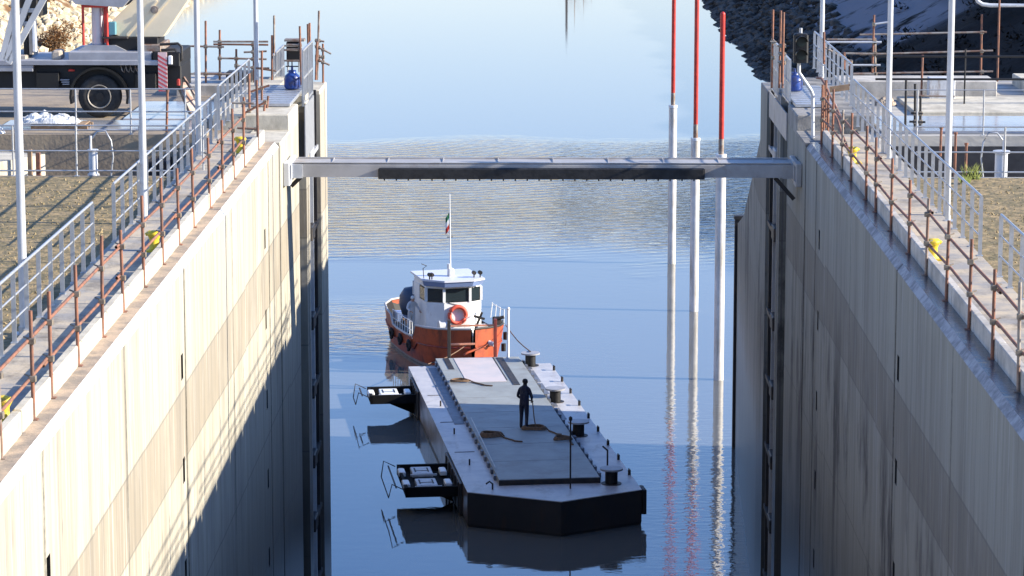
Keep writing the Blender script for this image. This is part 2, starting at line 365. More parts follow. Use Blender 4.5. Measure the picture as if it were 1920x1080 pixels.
def make_water():
    m = bpy.data.materials.new('water'); m.use_nodes = True; k = NT(m); t = m.node_tree; b = t.nodes['Principled BSDF']
    g = k.n('ShaderNodeNewGeometry'); P = g.outputs['Position']; sp = k.n('ShaderNodeSeparateXYZ', i0=P); x, y, z = sp.outputs
    b.inputs['IOR'].default_value = 1.6; b.inputs['Specular IOR Level'].default_value = 1.0; b.inputs['Roughness'].default_value = .03
    nb = k.n('ShaderNodeTexNoise', i0=P, iScale=.022, iDetail=5.).outputs[0]
    wob = k.math('MULTIPLY', k.math('SUBTRACT', nb, .5), 90.)
    yy = k.math('ADD', y, wob)
    band = k.math('MULTIPLY', k.rng(yy, 148, 168), k.rng(yy, 208, 176))            # ripples beyond the tug
    t.links.new(k.mix(band, (.13,.13,.12), (.14,.13,.075)), b.inputs['Base Color'])
    # long low ripples, seen very obliquely, stretched sideways
    def noise(sx, sy, det=3., dist=0.):
        mp = k.n('ShaderNodeMapping', i0=P); mp.inputs['Scale'].default_value = (sx, sy, 1)
        return k.n('ShaderNodeTexNoise', i0=mp.outputs[0], iScale=1., iDetail=det, iDistortion=dist).outputs[0]
    calm = noise(1.1, 2.2)
    rip = noise(1.0, 2.1, 4., .8)
    v = k.n('ShaderNodeVectorMath', operation='SUBTRACT', i0=P, i1=(-14., 205., 0.))
    rg = k.n('ShaderNodeTexWave', wave_type='RINGS', rings_direction='SPHERICAL', i0=v.outputs[0], iScale=.3, iDistortion=3.5, iDetail=2.).outputs[1]
    wl = k.math('MULTIPLY', k.math('MULTIPLY', k.rng(x, -5.2, -7.0), k.rng(x, -24, -8)), k.math('MULTIPLY', k.rng(y, 122, 127), k.rng(y, 139, 131)))
    h = k.math('MULTIPLY', calm, .003)
    h = k.math('ADD', h, k.math('MULTIPLY', k.math('MULTIPLY', rip, band), .14))
    h = k.math('ADD', h, k.math('MULTIPLY', k.math('MULTIPLY', rg, band), .045))
    h = k.math('ADD', h, k.math('MULTIPLY', k.math('MULTIPLY', rip, wl), .09))
    near = k.math('MULTIPLY', k.rng(x, 1.5, 4.0), k.rng(y, 126, 100))
    h = k.math('ADD', h, k.math('MULTIPLY', k.math('MULTIPLY', noise(1.6, 4., 3.), near), .012))
    bp = k.n('ShaderNodeBump', iStrength=1., iDistance=1., iHeight=h); t.links.new(bp.outputs[0], b.inputs['Normal'])
    mb = MB(); mb.add([(-1400,-60,0),(1400,-60,0),(1400,2400,0),(-1400,2400,0)], [(0,1,2,3)])
    struct('water', mb, m)
make_water()

# ------------------------------------------------------------------ lock walls
XL, XR = -6.4, 6.1
def lock_wall(s, xw, name, label):
    X = lambda d: xw+s*d
    root = thing(name, label, 'lock wall')
    prof = [(-25,0),(50.70,0),(50.72,.06),(50.80,.06),(50.82,0),(66.3,0),(66.32,.07),(66.42,.07),(66.44,0),(69.1,0),(69.12,.14),(69.3,.14),(69.32,0),
            (74.6,0),(74.6,.9),(76.9,.9),(76.9,0),(77.9,0),(77.9,.95),(81.7,.95),(81.7,0),(84.2,0)]
    slots = [(y0, y0+.28) for y0 in (21.0, 36.3, 50.15, 65.3)]
    rows = [(13.5-1.85*k, 13.95-1.85*k) for k in range(7)]
    mb = MB(); ch = .10
    for (ya, da), (yb, db) in zip(prof[:-1], prof[1:]):
        top = 15.5-.12
        if da == db == 0 and yb-ya > 10:
            ycuts = sorted({ya, yb}|{v for sl in slots if ya < sl[0] and sl[1] < yb for v in sl}); zc = sorted({-4.5, top}|{v for r_ in rows for v in r_})
            for y0, y1 in zip(ycuts[:-1], ycuts[1:]):
                hole_y = any(abs(y0-a) < 1e-6 for a, b in slots)
                for z0, z1 in zip(zc[:-1], zc[1:]):
                    if hole_y and any(abs(z0-a) < 1e-6 for a, b in rows):
                        D = .22; q = lambda d, y, z: (X(d), y, z)
                        mb.mat(1)
                        mb.add([q(0,y0,z0),q(0,y1,z0),q(0,y1,z1),q(0,y0,z1),q(D,y0,z0),q(D,y1,z0),q(D,y1,z1),q(D,y0,z1)],
                               [(4,5,6,7),(0,1,5,4),(1,2,6,5),(2,3,7,6),(3,0,4,7)]); mb.mat(0)
                    else: mb.add([(X(0),y0,z0),(X(0),y1,z0),(X(0),y1,z1),(X(0),y0,z1)], [(0,1,2,3)])
        else:
            mb.add([(X(da),ya,-4.5),(X(db),yb,-4.5),(X(db),yb,top),(X(da),ya,top)], [(0,1,2,3)])
        if ya < 69 :                                                     # worn chamfer along the edge
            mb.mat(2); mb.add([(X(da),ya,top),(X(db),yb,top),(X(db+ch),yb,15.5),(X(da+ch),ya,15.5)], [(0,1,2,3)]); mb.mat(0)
    # end face and back
    mb.add([(X(0),84.2,-4.5),(X(3),84.2,-4.5),(X(3),84.2,15.38),(X(0),84.2,15.38)], [(0,1,2,3)])
    mb.add([(X(3),-25,-4.5),(X(3),84.2,-4.5),(X(3),84.2,12),(X(3),-25,12)], [(0,1,2,3)])
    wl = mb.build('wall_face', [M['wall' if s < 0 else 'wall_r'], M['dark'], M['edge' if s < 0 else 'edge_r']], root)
    # ledge on top of the wall
    kd = .33 if s < 0 else .37
    l = MB(); l.box(*sorted((X(ch), X(kd+.2))), -25, 69.2, 15.2, 15.5); l.build('ledge', M['ledge'] if s < 0 else M['ledge_dark'], root)
    # kerb of precast panels
    y = 22.
    rnd = random.Random(3+s)
    while y < 69:
        L = 2.45; kb = MB(); kb.bev(*sorted((X(kd), X(kd+.13))), y+.02, min(y+L, 69.1)-.03-rnd.random()*.05, 15.5, 15.80, .015)
        kb.build('kerb_panel', M['conc_pale'] if s < 0 else M['conc'], root); y += L
    # walkway slab in bays
    y = 22.
    while y < 69.8:
        sl = MB(); sl.bev(*sorted((X(kd+.14), X(1.5))), y+.01, min(y+2.6, 69.9)-.01, 15.3, 15.62, .012); sl.build('walkway_slab', M['slab'], root); y += 2.6
    # head block with its sills
    hb = MB(); hb.bev(*sorted((X(.0), X(1.9))), 72.0, 74.6, 15.38, 15.85, .03); hb.box(*sorted((X(.95), X(1.9))), 74.6, 82.2, 15.3, 15.83)
    hb.box(*sorted((X(.9), X(1.9))), 69.9, 84.2, 11, 15.3)
    hb.box(*sorted((X(0), X(.9))), 69.32, 72.0, 15.38, 15.46)
    hb.box(*sorted((X(.002), X(1.2))), 76.9, 77.9, 15.38, 15.82)
    hb.bev(*sorted((X(.0), X(.94))), 81.7, 84.2, 15.38, 15.5, .02)
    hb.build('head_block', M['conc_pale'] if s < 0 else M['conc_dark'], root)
    dk = MB(); dk.bev(*sorted((X(.12), X(1.15))), 73.7, 78.6, 15.87, 15.95, .01)
    for i in range(9): dk.box(*sorted((X(.14), X(1.13))), 74.0+i*.55, 74.04+i*.55, 15.95, 15.965)
    dk.build('steel_deck', M['galv'], root)
    # wing wall running on into the lake, its top falling away
    wg = MB(); P2 = lambda y, z, d: (X(.0)+s*((.036 if s > 0 else .11)*(y-84.2)) + s*d, y, z)
    tp = [(84.2,13.85),(90.7,11.9),(98.6,9.6),(105.4,8.35)]
    for d in (0, .9): pass
    for (ya, za), (yb, zb) in zip(tp[:-1], tp[1:]):
        wg.add([P2(ya,-4.5,0),P2(yb,-4.5,0),P2(yb,zb,0),P2(ya,za,0),P2(ya,-4.5,.9),P2(yb,-4.5,.9),P2(yb,zb,.9),P2(ya,za,.9)], [(0,1,2,3),(4,5,6,7),(3,2,6,7)])
    wg.add([P2(105.4,-4.5,0),P2(105.4,-4.5,.9),P2(105.4,8.35,.9),P2(105.4,8.35,0)], [(0,1,2,3)])
    wg.build('wing_wall', M['wall' if s < 0 else 'wall_r'], root)
    ep = MB(); p = P2(105.5, 0, 0); ep.box(*sorted((p[0]-s*.10, p[0]+s*.2)), 105.42, 105.75, -4, 8.5); ep.box(*sorted((p[0]-s*.13, p[0]+s*.22)), 105.38, 105.8, 8.5, 8.62)
    ep.build('end_post', M['dark_steel'], root)
    return root
lock_wall(-1, XL, 'lock_wall', 'sunlit cream concrete lock wall with a diagonal shadow across its face')
lock_wall(1, XR, 'lock_wall', 'shaded grey concrete lock wall tinted dark for shade, wet streaks low down')

def gate_guide(s, xw, label):
    X = lambda d: xw+s*d
    t = thing('gate_guide', label, 'gate guide', (X(.0), 79.8, 0), 0, 'steel gate guides in the wall slots')
    q = lambda d: s*d
    st = M['white_steel'] if s < 0 else M['grey_steel']
    for yy in (-1.55, -.35, .95):
        mb = MB(); mb.box(*sorted((q(.03), q(.20))), yy-.06, yy+.06, -3, 15.6); mb.box(*sorted((q(.2), q(.24))), yy-.16, yy+.16, -3, 15.6); mb.build('guide_rail', st if yy < 0 else M['dark_steel'], t)
    for z in (14.0, 11.9, 9.45, 7.55, 5.6, 3.8, 1.9):
        mb = MB(); mb.bev(*sorted((q(-.02), q(.30))), -1.35, -.45, z-.18, z+.2, .03); mb.box(*sorted((q(0), q(.2))), -.5, 1.2, z-.06, z+.06)
        mb.build('bracket', st if z > 13 else M['dark_steel'], t)
    pl = MB(); pl.box(*sorted((q(.30), q(.34))), -1.9, 1.9, -3, 15.3); pl.build('shade_lining_plate', M['dark_steel'], t)  # lining coloured dark for the shade in the gate slot
    mb = MB(); mb.box(*sorted((q(.2), q(.26))), -5.1, -2.95, -3, 15.2); mb.build('slot_shade_lining', M['dark_steel'], t)  # dark plate over the slot back, coloured for the shade inside
gate_guide(-1, XL, 'pale steel gate guide with dark brackets in the sunlit lock wall')
gate_guide(1, XR, 'grey steel gate guide with dark brackets in the shaded lock wall')

# lighter end sheets (mesh panels) fencing the gate slots
def mesh_panel(p0, p1, h, label, parent_name='slot_fence', solid=True, group='galvanised fences by the gate slots'):
    p0 = Vector(p0); p1 = Vector(p1); t = thing(parent_name, label, 'fence panel', p0, 0, group)
    L = p1-p0; n = max(2, int(L.length/1.2))
    for i in range(n+1):
        p = L*i/n; m_ = MB(); m_.box(p.x-.025, p.x+.025, p.y-.03, p.y+.03, 0, h); m_.build('post', M['galv'], t)
    for z in (h, h*.5, .08):
        m_ = MB(); m_.bar((0,0,z), L+Vector((0,0,z)), .05, .05); m_.build('rail', M['galv'], t)
    m_ = MB(); k = int(L.length/.085)
    for i in range(1, k):
        p = L*i/k; m_.box(p.x-.008, p.x+.008, p.y-.012, p.y+.012, .1, h-.03)
    m_.build('infill_bars', M['galv'], t)
mesh_panel((XR+.05,74.7,15.80), (XR+.05,76.9,15.80), 1.15, 'galvanised bar fence beside the blue bottle and signal light')
mesh_panel((XR+.05,78.1,15.6), (XR+.05,80.9,15.6), 1.4, 'galvanised bar fence at the far end of the shaded wall')
mesh_panel((XL-.02,76.3,15.6), (XL-.02,79.4,15.6), 1.45, 'galvanised bar fence edge on above the sunlit wall slot')
mesh_panel((XL-1.27,81.4,15.35), (XL-1.27,84.7,15.35), 1.15, 'tall galvanised fence behind the blue bottle beside the dark box')
for s, xw, lb in ((1, XR, 'grey steel cover plate hanging at the head of the shaded gate slot'), (-1, XL, 'pale steel cover plate standing at the head of the sunlit gate slot')):
    m_ = MB(); m_.box(*sorted((xw-s*.03, xw-s*.002)), 76.4 if s < 0 else 74.65, 79.3 if s < 0 else 80.6, 14.2 if s < 0 else 14.9, 15.6)
    tag(m_.build('cover_plate', M['galv'] if s < 0 else M['grey_steel']), lb, 'steel plate', 'cover plates at the gate slots')

# ------------------------------------------------------------------ quays behind the walls
def quay(s, xw, label):
    X = lambda d: xw+s*d
    far = 75 if s < 0 else 60
    g = MB()
    g.box(*sorted((X(1.5), X(far))), -25, 62.6, 8, 15.5)
    struct('lawn', g, M['lawn'])
    a = MB(); a.box(*sorted((X(1.9), X(far))), 70.6, 84.8, -4, 15.5)
    a.box(*sorted((X(1.5), X(1.9))), 62.6, 84.2, 8, 15.45)
    a.box(*sorted((X(1.9), X(far))), 62.6, 62.9, 12, 15.48)
    a.box(*sorted((X(1.9), X(far))), 62.9, 70.6, 12, 12.4)
    struct('quay', a, M['quay_l'] if s < 0 else M['quay_r'])
M['pit_dark'] = mat('pit_shade_black', (.02,.02,.024), .7, base2=(.04,.04,.045), vscale=1.5)
M['lawn'] = mat('rough_lawn', (.30,.215,.105), .95, base2=(.15,.12,.055), vscale=3.2, bump=.06, bscale=6, thr=(.42,.58))
M['quay_l'] = mat('sandy_quay_concrete', (.35,.27,.18), .9, base2=(.20,.165,.13), vscale=.7, bump=.01, bscale=12)
M['quay_r'] = mat('pale_quay_concrete', (.52,.48,.41), .85, base2=(.24,.225,.20), vscale=.45, bump=.01, bscale=10, stretch=(.5,1.5,1))
quay(-1, XL, ''); quay(1, XR, '')
# clods and tufts on the lawns
def clods(s, n):
    mb = MB(); r_ = random.Random(5+s)
    for i in range(n):
        x = s*(8.2+r_.random()**1.3*9); y = 38+r_.random()*24; q_ = r_.random()**3; h = .01+.045*q_; w_ = .012+.032*q_; a = r_.random()*6
        c, d = math.cos(a)*w_, math.sin(a)*w_
        mb.add([(x+c,y+d,15.49),(x-d,y+c,15.49),(x-c,y-d,15.49),(x+d,y-c,15.49),(x+r_.uniform(-.05,.05),y+r_.uniform(-.05,.05),15.5+h)], [(0,1,4),(1,2,4),(2,3,4),(3,0,4)])
    o = mb.build('grass_clods', M['clod']); tag(o, 'rough clods and tufts of dry grass behind the walkway' , 'grass', kind='stuff')
M['clod'] = mat('dry_grass_clod', (.34,.25,.13), .95, base2=(.20,.16,.08), vscale=2.5, thr=(.45,.6))
clods(-1, 6500); clods(1, 4500)

# ------------------------------------------------------------------ rails
def galv_rail(x, ya, yb, z, label, group='galvanised walkway railings', h=1.05):
    t = thing('galvanised_railing', label, 'railing', (x, ya, z), 0, group)
    n = max(2, round((yb-ya)/1.1))
    for i in range(n+1):
        y = (yb-ya)*i/n; m_ = MB(); m_.box(-.035, .035, y-.007, y+.007, 0, h-.02)
        m_.box(-.05,.05,y-.06,y+.06,0,.012); m_.build('post', M['galv'], t)
    for zz, r_ in ((h, .024), (h*.66, .015), (h*.33, .015)):
        m_ = MB(); m_.tube((0,0,zz), (0,yb-ya,zz), r_, 8); m_.build('rail', M['galv'], t)
galv_rail(-7.85, 24, 49.9, 15.62, 'near galvanised railing between the rough lawn and sunlit walkway')
galv_rail(-7.85, 52.4, 68.8, 15.62, 'long galvanised railing crossing two lamp poles on the sunlit side')
galv_rail(-7.85, 69.4, 76.6, 15.75, 'far galvanised railing above the sunlit gate head')
galv_rail(7.56, 24, 48.6, 15.62, 'near galvanised railing on the lawn side of the shaded walkway')
galv_rail(7.56, 50.9, 72.6, 15.62, 'long galvanised railing on the shaded side behind two lamp poles')
galv_rail(7.56, 73.2, 83.6, 15.95, 'far galvanised railing behind the signal light')

def scaffold_rail(x, ys, label, s, group='rusty scaffold guard rails on the wall tops'):
    t = thing('scaffold_guard_rail', label, 'guard rail', (x, 0, 15.5), 0, group)
    r_ = random.Random(11+s)
    for i, y in enumerate(ys):
        h = r_.uniform(1.3, 1.55); lean = r_.uniform(-.02, .02)
        m_ = MB(); m_.tube((0,y,0), (lean,y,h), .026, 8); m_.box(-.06,.06,y-.06,y+.06,0,.012)
        o = m_.build('post', M['rust'] if r_.random() < .8 else M['tube'], t)
        for z in (.55, 1.05):
            c = MB(); c.bev(-.045,.05,y-.045,y+.045,z-.04,z+.04,.01); c.tube((.04*s,y,z+.03),(.11*s,y+.03,z+.05),.012,6); c.build('coupler', M['clamp'], o)
    for z in (.55, 1.05):
        k = 0
        while k < len(ys)-1:
            e = min(len(ys)-1, k+3)
            m_ = MB(); zz = z+r_.uniform(-.03,.03); pts = [(s*.05, ys[j]+(-.3 if j == k else (.3 if j == e else 0)), zz+r_.uniform(-.035,.035)) for j in range(k, e+1)]
            m_.sweep(pts, .024, 8); m_.build('rail', M['rust'], t); k = e
scaffold_rail(-6.73, [26.5,28.9,31.3,33.4,35.2,37.5,38.9,41.2,43.5,45.7,48.1,50.5,52.8,55,57.7,60,62.2,64.3], 'rusty scaffold guard rail along the sunlit wall top', -1)
scaffold_rail(6.44, [27,29.4,31.9,34.5,37,39.5,41.9,44.3,46.9,49.5,51.9,54.7,57.3,59.1,62.1,64.1,66.3,69], 'rusty scaffold guard rail along the shaded wall top', 1)

# lamp poles
def lamp_pole(x, y, z, label, H=11.):
    t = thing('lamp_pole', label, 'lamp pole', (x, y, z), 0, 'tall galvanised lamp poles along the lock')
    m_ = MB(); m_.tube((0,0,0),(0,0,H), .068, 14, .05); m_.build('pole', M['white_steel'], t)
    m_ = MB(); m_.box(-.14,.14,-.14,.14,0,.02); m_.tube((0,0,.02),(0,0,.12),.085,12); m_.build('base_plate', M['galv'], t)
    a = MB(); sx = -1 if x > 0 else 1; a.sweep([(0,0,H-.1),(0,0,H+.3),(sx*.3,0,H+.7),(sx*1.2,0,H+.9)], .035, 8); a.build('arm', M['white_steel'], t)
    l_ = MB(); l_.prism([(sx*1.15,H+.84),(sx*1.75,H+.92),(sx*1.75,H+.99),(sx*1.15,H+.98)], 'y', -.15, .15); l_.build('lamp_head', M['offwhite'], t)
for x, y, z, lb in ((-7.95,43.7,15.5,'lamp pole standing at the near railing by the photo edge'), (-7.72,55.4,15.5,'lamp pole crossing the crane truck striped panel'),
                  (-7.95,66.2,15.5,'lamp pole just clear of the crane truck rear'), (-7.95,79.6,15.5,'farthest lamp pole on the crane side'),
                  (7.66,56.0,15.5,'thick lamp pole nearest on the shaded walkway side'), (7.66,66.0,15.5,'lamp pole on the shaded side behind the nearest one'), (7.62,82.0,15.83,'far lamp pole right beside the signal light')):
    lamp_pole(x, y, z, lb)

# yellow mooring bollards
def bollard(x, y, label):
    s = 1 if x > 0 else -1
    t = thing('mooring_bollard', label, 'bollard', (x, y, 15.62), 0, 'yellow mooring bollards on the walkway')
    m_ = MB(); m_.lathe((0,0,0), [(.15,0),(.15,.02),(.095,.05),(.085,.21),(.11,.26),(.135,.30),(.13,.33),(.07,.36),(.01,.365)], 18); m_.build('bollard_body', M['yellow'], t)
    m_ = MB(); m_.bev(-.12,.2,-.2,.2,0,.03,.01); m_.build('base_plate', M['yellow'], t)
    m_ = MB(); m_.sweep([(0,0,.30),(s*.08,0,.33),(s*.15,0,.29)], [.05,.04,.03], 10); m_.build('horn', M['yellow'], t)
bollard(-6.98, 51.3, 'yellow bollard in the middle of the sunlit walkway kerb')
bollard(-6.98, 36.7, 'yellow bollard cut by the photo edge on the sunlit side')
bollard(-6.98, 66.0, 'far yellow bollard near the head of the sunlit walkway')
bollard(6.68, 50.5, 'yellow bollard in the middle of the shaded side walkway')
bollard(6.68, 64.2, 'far yellow bollard low behind the rusty rail on the shaded side')

m_ = MB(); m_.box(8.05, 40, 70.54, 70.59, 12.42, 15.25); m_.box(8.05, 40, 62.92, 70.5, 12.41, 12.43)  # thin dark sheets added to paint the shade in this pit
tag(m_.build('pit_shade_sheet', M['pit_dark']), 'dark sheets painting the shade on the wall and floor of the right pit', 'shade sheet')
# ------------------------------------------------------------------ stop beam across the lock
def stop_beam():
    t = thing('safety_beam', 'grey steel beam across the lock with a long black rubber face', 'steel beam', (0, 71.45, 0))
    y0, y1 = -.45, .55; zt = 14.72; zb = 14.42
    m_ = MB()
    m_.prism([(y0+0,zb),(y0,zt),(y0+.04,zt+.04),(y1,zt+.04),(y1,zb)], 'x', -6.25, 5.95); m_.build('beam_body', M['grey_steel'], t)
    m_ = MB(); m_.box(-6.2,5.9,y0+.0,y0+.07,zt+.042,zt+.06); m_.box(-6.2,5.9,y1-.07,y1,zt+.042,zt+.075); m_.build('edge_flange', M['grey_steel'], t)
    for i in range(9):
        x = -5.3+i*1.35; m_ = MB(); m_.add([(x,y0+.08,zt+.045),(x+.02,y0+.08,zt+.045),(x+.02,y1-.08,zt+.045),(x,y1-.08,zt+.045),(x,y1-.08,zt+.075),(x+.02,y1-.08,zt+.075)], [(0,3,4),(1,5,2),(0,4,5,1),(3,2,5,4),(0,1,2,3)]); m_.build('gusset', M['grey_steel'], t)
    m_ = MB(); m_.bev(-4.15,3.8,y0-.13,y0-.002,zb-.03,zt-.06,.03); m_.build('rubber_fender', M['rubber'], t)
    m_ = MB()
    for i in range(27): m_.tube((-4.0+i*.29,y0-.06,zb-.032),(-4.0+i*.29,y0-.06,zb-.075),.02,6)
    m_.build('fender_bolts', M['dark_steel'], t)
    for s, xe in ((-1,-6.25),(1,5.95)):
        m_ = MB(); m_.bev(*sorted((xe, xe+s*.13)), y0-.12, y1+.1, zb-.08, zt+.12, .02); m_.box(*sorted((xe-s*.25, xe)), y0-.05, y0-.005, zb-.02, zt+.02); m_.build('end_plate', M['white_steel'] if s < 0 else M['grey_steel'], t)
        k_ = 1. if s > 0 else .45; m_ = MB(); m_.bar((xe-s*.42*k_,y0+.2,zb-.02), (xe+s*.05,y0+.2,zb-.55*k_), .10, .10); m_.build('strut', M['dark_steel'], t)
        m_ = MB()
        m_.bev(*sorted((xe+s*.145, xe+s*.165)), y0-.75, y0+.25, zb-.0, zt+.05, .01); m_.build('dark_pocket', M['dark'], t)
        m_ = MB(); m_.bev(*sorted((xe+s*.0, xe+s*.14)), y0-.9, y0-.76, zb-.1, zt+.15, .01); m_.box(*sorted((xe, xe+s*.14)), y0-.76, y0-.12, zt+.06, zt+.14); m_.box(*sorted((xe, xe+s*.14)), y0-.76, y0-.12, zb-.12, zb-.02)
        m_.build('pocket_frame', M['white_steel'] if s < 0 else M['grey_steel'], t)
stop_beam()

# ------------------------------------------------------------------ mooring piles
def pile(x, y, ztw, ztop, label):
    t = thing('mooring_pile', label, 'mooring pile', (x, y, 0), 0, 'mooring piles in the lake')
    m_ = MB(); m_.tube((0,0,-4),(0,0,ztw), .205, 20); m_.build('white_sleeve', M['pile'], t)
    m_ = MB(); m_.tube((0,0,ztw),(0,0,ztw+.12), .225, 20); m_.build('collar', M['white'], t)
    m_ = MB(); m_.tube((0,0,ztw+.12),(0,0,ztw+.75), .11, 14); m_.build('dark_neck', M['tube'], t)
    m_ = MB(); m_.tube((0,0,ztw+.75),(0,0,ztop), .105, 14); m_.lathe((0,0,ztop), [(.105,0),(.09,.05),(.04,.09),(.005,.1)], 14); m_.build('red_pole', M['red'], t)
pile(7.0, 118.4, 9.2, 15.0, 'nearest red topped white mooring pile, ending below the photo top')
pile(6.78, 134.8, 8.0, 21, 'middle red topped white mooring pile in the lake')
pile(6.33, 149.0, 8.05, 21, 'farthest red topped white mooring pile in the lake')

# ------------------------------------------------------------------ barge
BO = Vector((.43, 92.2, 0)); BA = R(7.8)
def BL(lx, ly, z=0): return Vector((BO.x+lx*math.cos(BA)-ly*math.sin(BA), BO.y+lx*math.sin(BA)+ly*math.cos(BA), z))
def barge():
    t = thing('work_barge', 'long flat black hulled work barge with grey raised deck, shaded at the bow', 'barge', BO, BA)
    HW, Z = 2.86, 1.15
    out = [(-HW,1.7),(0,0),(HW,1.35),(HW,23.4),(-HW,23.4)]
    wl = [(-HW+.1,1.95),(0,.3),(HW-.1,1.6),(HW-.1,23.2),(-HW+.1,23.2)]
    m_ = MB(); vs = [(x,y,Z) for x,y in out]+[(x,y,.1) for x,y in out]+[(x,y,-.6) for x,y in wl]
    fs = []
    for i in range(5):
        j = (i+1)%5; side = (i == 4); m_.mat(1 if i in (4,) else 0)
        m_.add([vs[i],vs[j],vs[5+j],vs[5+i]], [(0,1,2,3)]); m_.mat(0); m_.add([vs[5+i],vs[5+j],vs[10+j],vs[10+i]], [(0,1,2,3)])
    m_.add(vs[10:], [(0,1,2,3,4)])
    m_.build('hull', [M['hull_black'], M['hull_side']], t)
    m_ = MB(); m_.prism(out, 'z', Z+.002, Z+.03); m_.build('side_deck', M['side_deck'], t)
    # dark panels on the side
    for y0, y1 in ((3.2,8.0),(18.6,21.6)):
        m_ = MB(); m_.bev(-HW-.09,-HW-.003,y0,y1,.05,Z-.03,.02)
        for k in range(5): m_.box(-HW-.13,-HW-.09,y0+.3+k*(y1-y0-.6)/4.2,y0+.42+k*(y1-y0-.6)/4.2,.1,Z-.06)
        m_.build('side_panel', M['hull_black'], t)
    for y0 in (1.3,): 
        m_ = MB(); m_.bev(HW+.003,HW+.16,y0,y0+.7,.35,Z+.03,.03); m_.build('fender_block', M['black'], t)
    # raised centre deck
    cw = 1.72
    m_ = MB(); m_.bev(-cw,cw-.07,2.5,24.0,Z+.032,Z+.22,.01); m_.build('centre_deck', M['deck_grey'], t)
    m_ = MB(); m_.box(-cw-.01,cw-.06,2.44,2.498,Z+.032,Z+.2); m_.build('deck_front_plate', M['dark_steel'], t)
    for k in range(1, 8):
        m_ = MB(); m_.box(-cw+.02,cw-.09,2.5+k*2.7,2.515+k*2.7,Z+.222,Z+.226); m_.build('deck_seam', M['crane_grey'], t)
    # pale ramps/planks at the stern and dark gaps
    for x0, x1, y0, y1, mm, nm in ((-1.0,.55,18.9,23.9,'offwhite','stern_ramp'),(.72,.98,18.2,23.8,'dark_steel','deck_slot'),(-1.42,-1.2,21.6,23.9,'dark_steel','deck_slot'),(.58,.61,19.2,23.9,'dark_steel','deck_slot')):
        m_ = MB(); m_.box(x0,x1,y0,y1,Z+.222,Z+.235 if nm != 'deck_slot' else Z+.238); m_.build(nm, M['ramp'] if nm == 'stern_ramp' else M[mm], t)
    for i, (y0, y1) in enumerate(((22.2,23.0),(19.6,21.9),(17.2,19.3),(14.9,16.9),(12.6,14.6))):
        m_ = MB(); m_.box(1.70,1.98,y0,y1,Z+.032,Z+.05); m_.build('deck_hatch', M['hatch'], t)
        m_ = MB(); m_.box(-2.18,-1.80,y0-.4,y1-.1,Z+.032,Z+.05); m_.build('deck_hatch', M['hatch'], t)
    # ramp hinge lugs along both sides of the raised deck
    for k in range(22):
        y = 3.2+k*.95
        for sx in (-1, 1):
            m_ = MB(); m_.box(sx*cw-(.08 if sx < 0 else .02), sx*cw+(.02 if sx < 0 else .08), y, y+.3, Z+.032, Z+.19); m_.build('lug', M['hatch'], t)
    # toe line of small cleats on the starboard edge
    for k in range(9):
        y = 3.5+k*2.3
        m_ = MB(); m_.tube((HW-.06,y,Z+.03),(HW-.06,y,Z+.2),.05,8); m_.tube((HW-.06,y-.12,Z+.2),(HW-.06,y+.12,Z+.2),.03,6); m_.build('cleat', M['dark_steel'], t)
    for y in (5.6, 10.6, 15.5): 
        m_ = MB(); m_.tube((-HW+.5,y,Z+.03),(-HW+.5,y,Z+.24),.03,8); m_.build('stub_post', M['dark_steel'], t)
        m_ = MB(); m_.bev(-HW+.2,-HW+.9,y+2.,y+2.04,Z+.03,Z+.045,.005); m_.build('deck_strip', M['dark_steel'], t)
    # bollards
    for ly in (2.3, 9.8, 15.8, 23.0):
        m_ = MB(); m_.tube((2.0,ly,Z+.03),(2.0,ly,Z+.5),.21,20); b_ = m_.build('bollard', M['black'], t)
        m_ = MB(); m_.tube((2.0,ly,Z+.5),(2.0,ly,Z+.56),.38,24); m_.build('cap', M['crane_grey'], b_)
        m_ = MB(); m_.tube((2.0,ly,Z+.031),(2.0,ly,Z+.05),.34,20); m_.build('foot', M['dark_steel'], b_)
    # thin poles
    m_ = MB(); m_.tube((.55,1.75,Z+.03),(.55,1.75,Z+2.3),.028,8); m_.lathe((.55,1.75,Z+2.3),[(.03,0),(.06,.04),(.06,.12),(.01,.16)],10); m_.build('light_pole', M['dark_steel'], t)
    m_ = MB(); m_.tube((2.15,4.1,Z+.03),(2.15,4.1,Z+.75),.03,8); m_.tube((2.15,4.1,Z+.75),(2.02,4.3,Z+.85),.03,8); m_.build('light_pole', M['dark_steel'], t)
    m_ = MB(); m_.sweep([(-2.0,1.95,Z+.03),(-2.0,1.95,Z+.22),(-2.1,1.95,Z+.3),(-2.22,1.95,Z+.22)], .03, 8); m_.build('hook', M['dark_steel'], t)
    # handrail wire along the left of the raised deck near the bow
    m_ = MB(); m_.sweep([(-1.66,4.0,Z+.28),(-1.66,7.5,Z+.36),(-1.66,11.5,Z+.42)], .014, 6); m_.build('wire', M['galv'], t)
    # push posts at the stern with rungs
    for x0 in (-1.15, .72):
        m_ = MB(); m_.bev(x0-.06,x0+.06,24.05,24.25,.1,Z+1.75,.01); m_.build('push_post', M['hull_red'] if x0 > 0 else M['dark_steel'], t)
    m_ = MB(); m_.tube((1.18,23.6,Z),(1.18,23.6,Z+2.2),.05,10); m_.lathe((1.18,23.6,Z+2.2),[(.05,0),(.08,.03),(.05,.1),(.01,.12)],10); m_.build('white_post', M['white'], t)
    for z in (Z+.75, Z+1.5):
        m_ = MB(); m_.bar((-1.1,24.15,z),(-.1 if z < Z+1 else .72,24.15,z),.06,.07); m_.build('rung', M['orange_pale'], t)
    return t
M['ramp'] = mat('pinkish_ramp_plate', (.60,.52,.49), .5, base2=(.50,.47,.46), vscale=1, bump=.002, bscale=9)
M['hatch'] = mat('dark_blue_hatch', (.10,.11,.14), .5, base2=(.16,.17,.2), vscale=3)
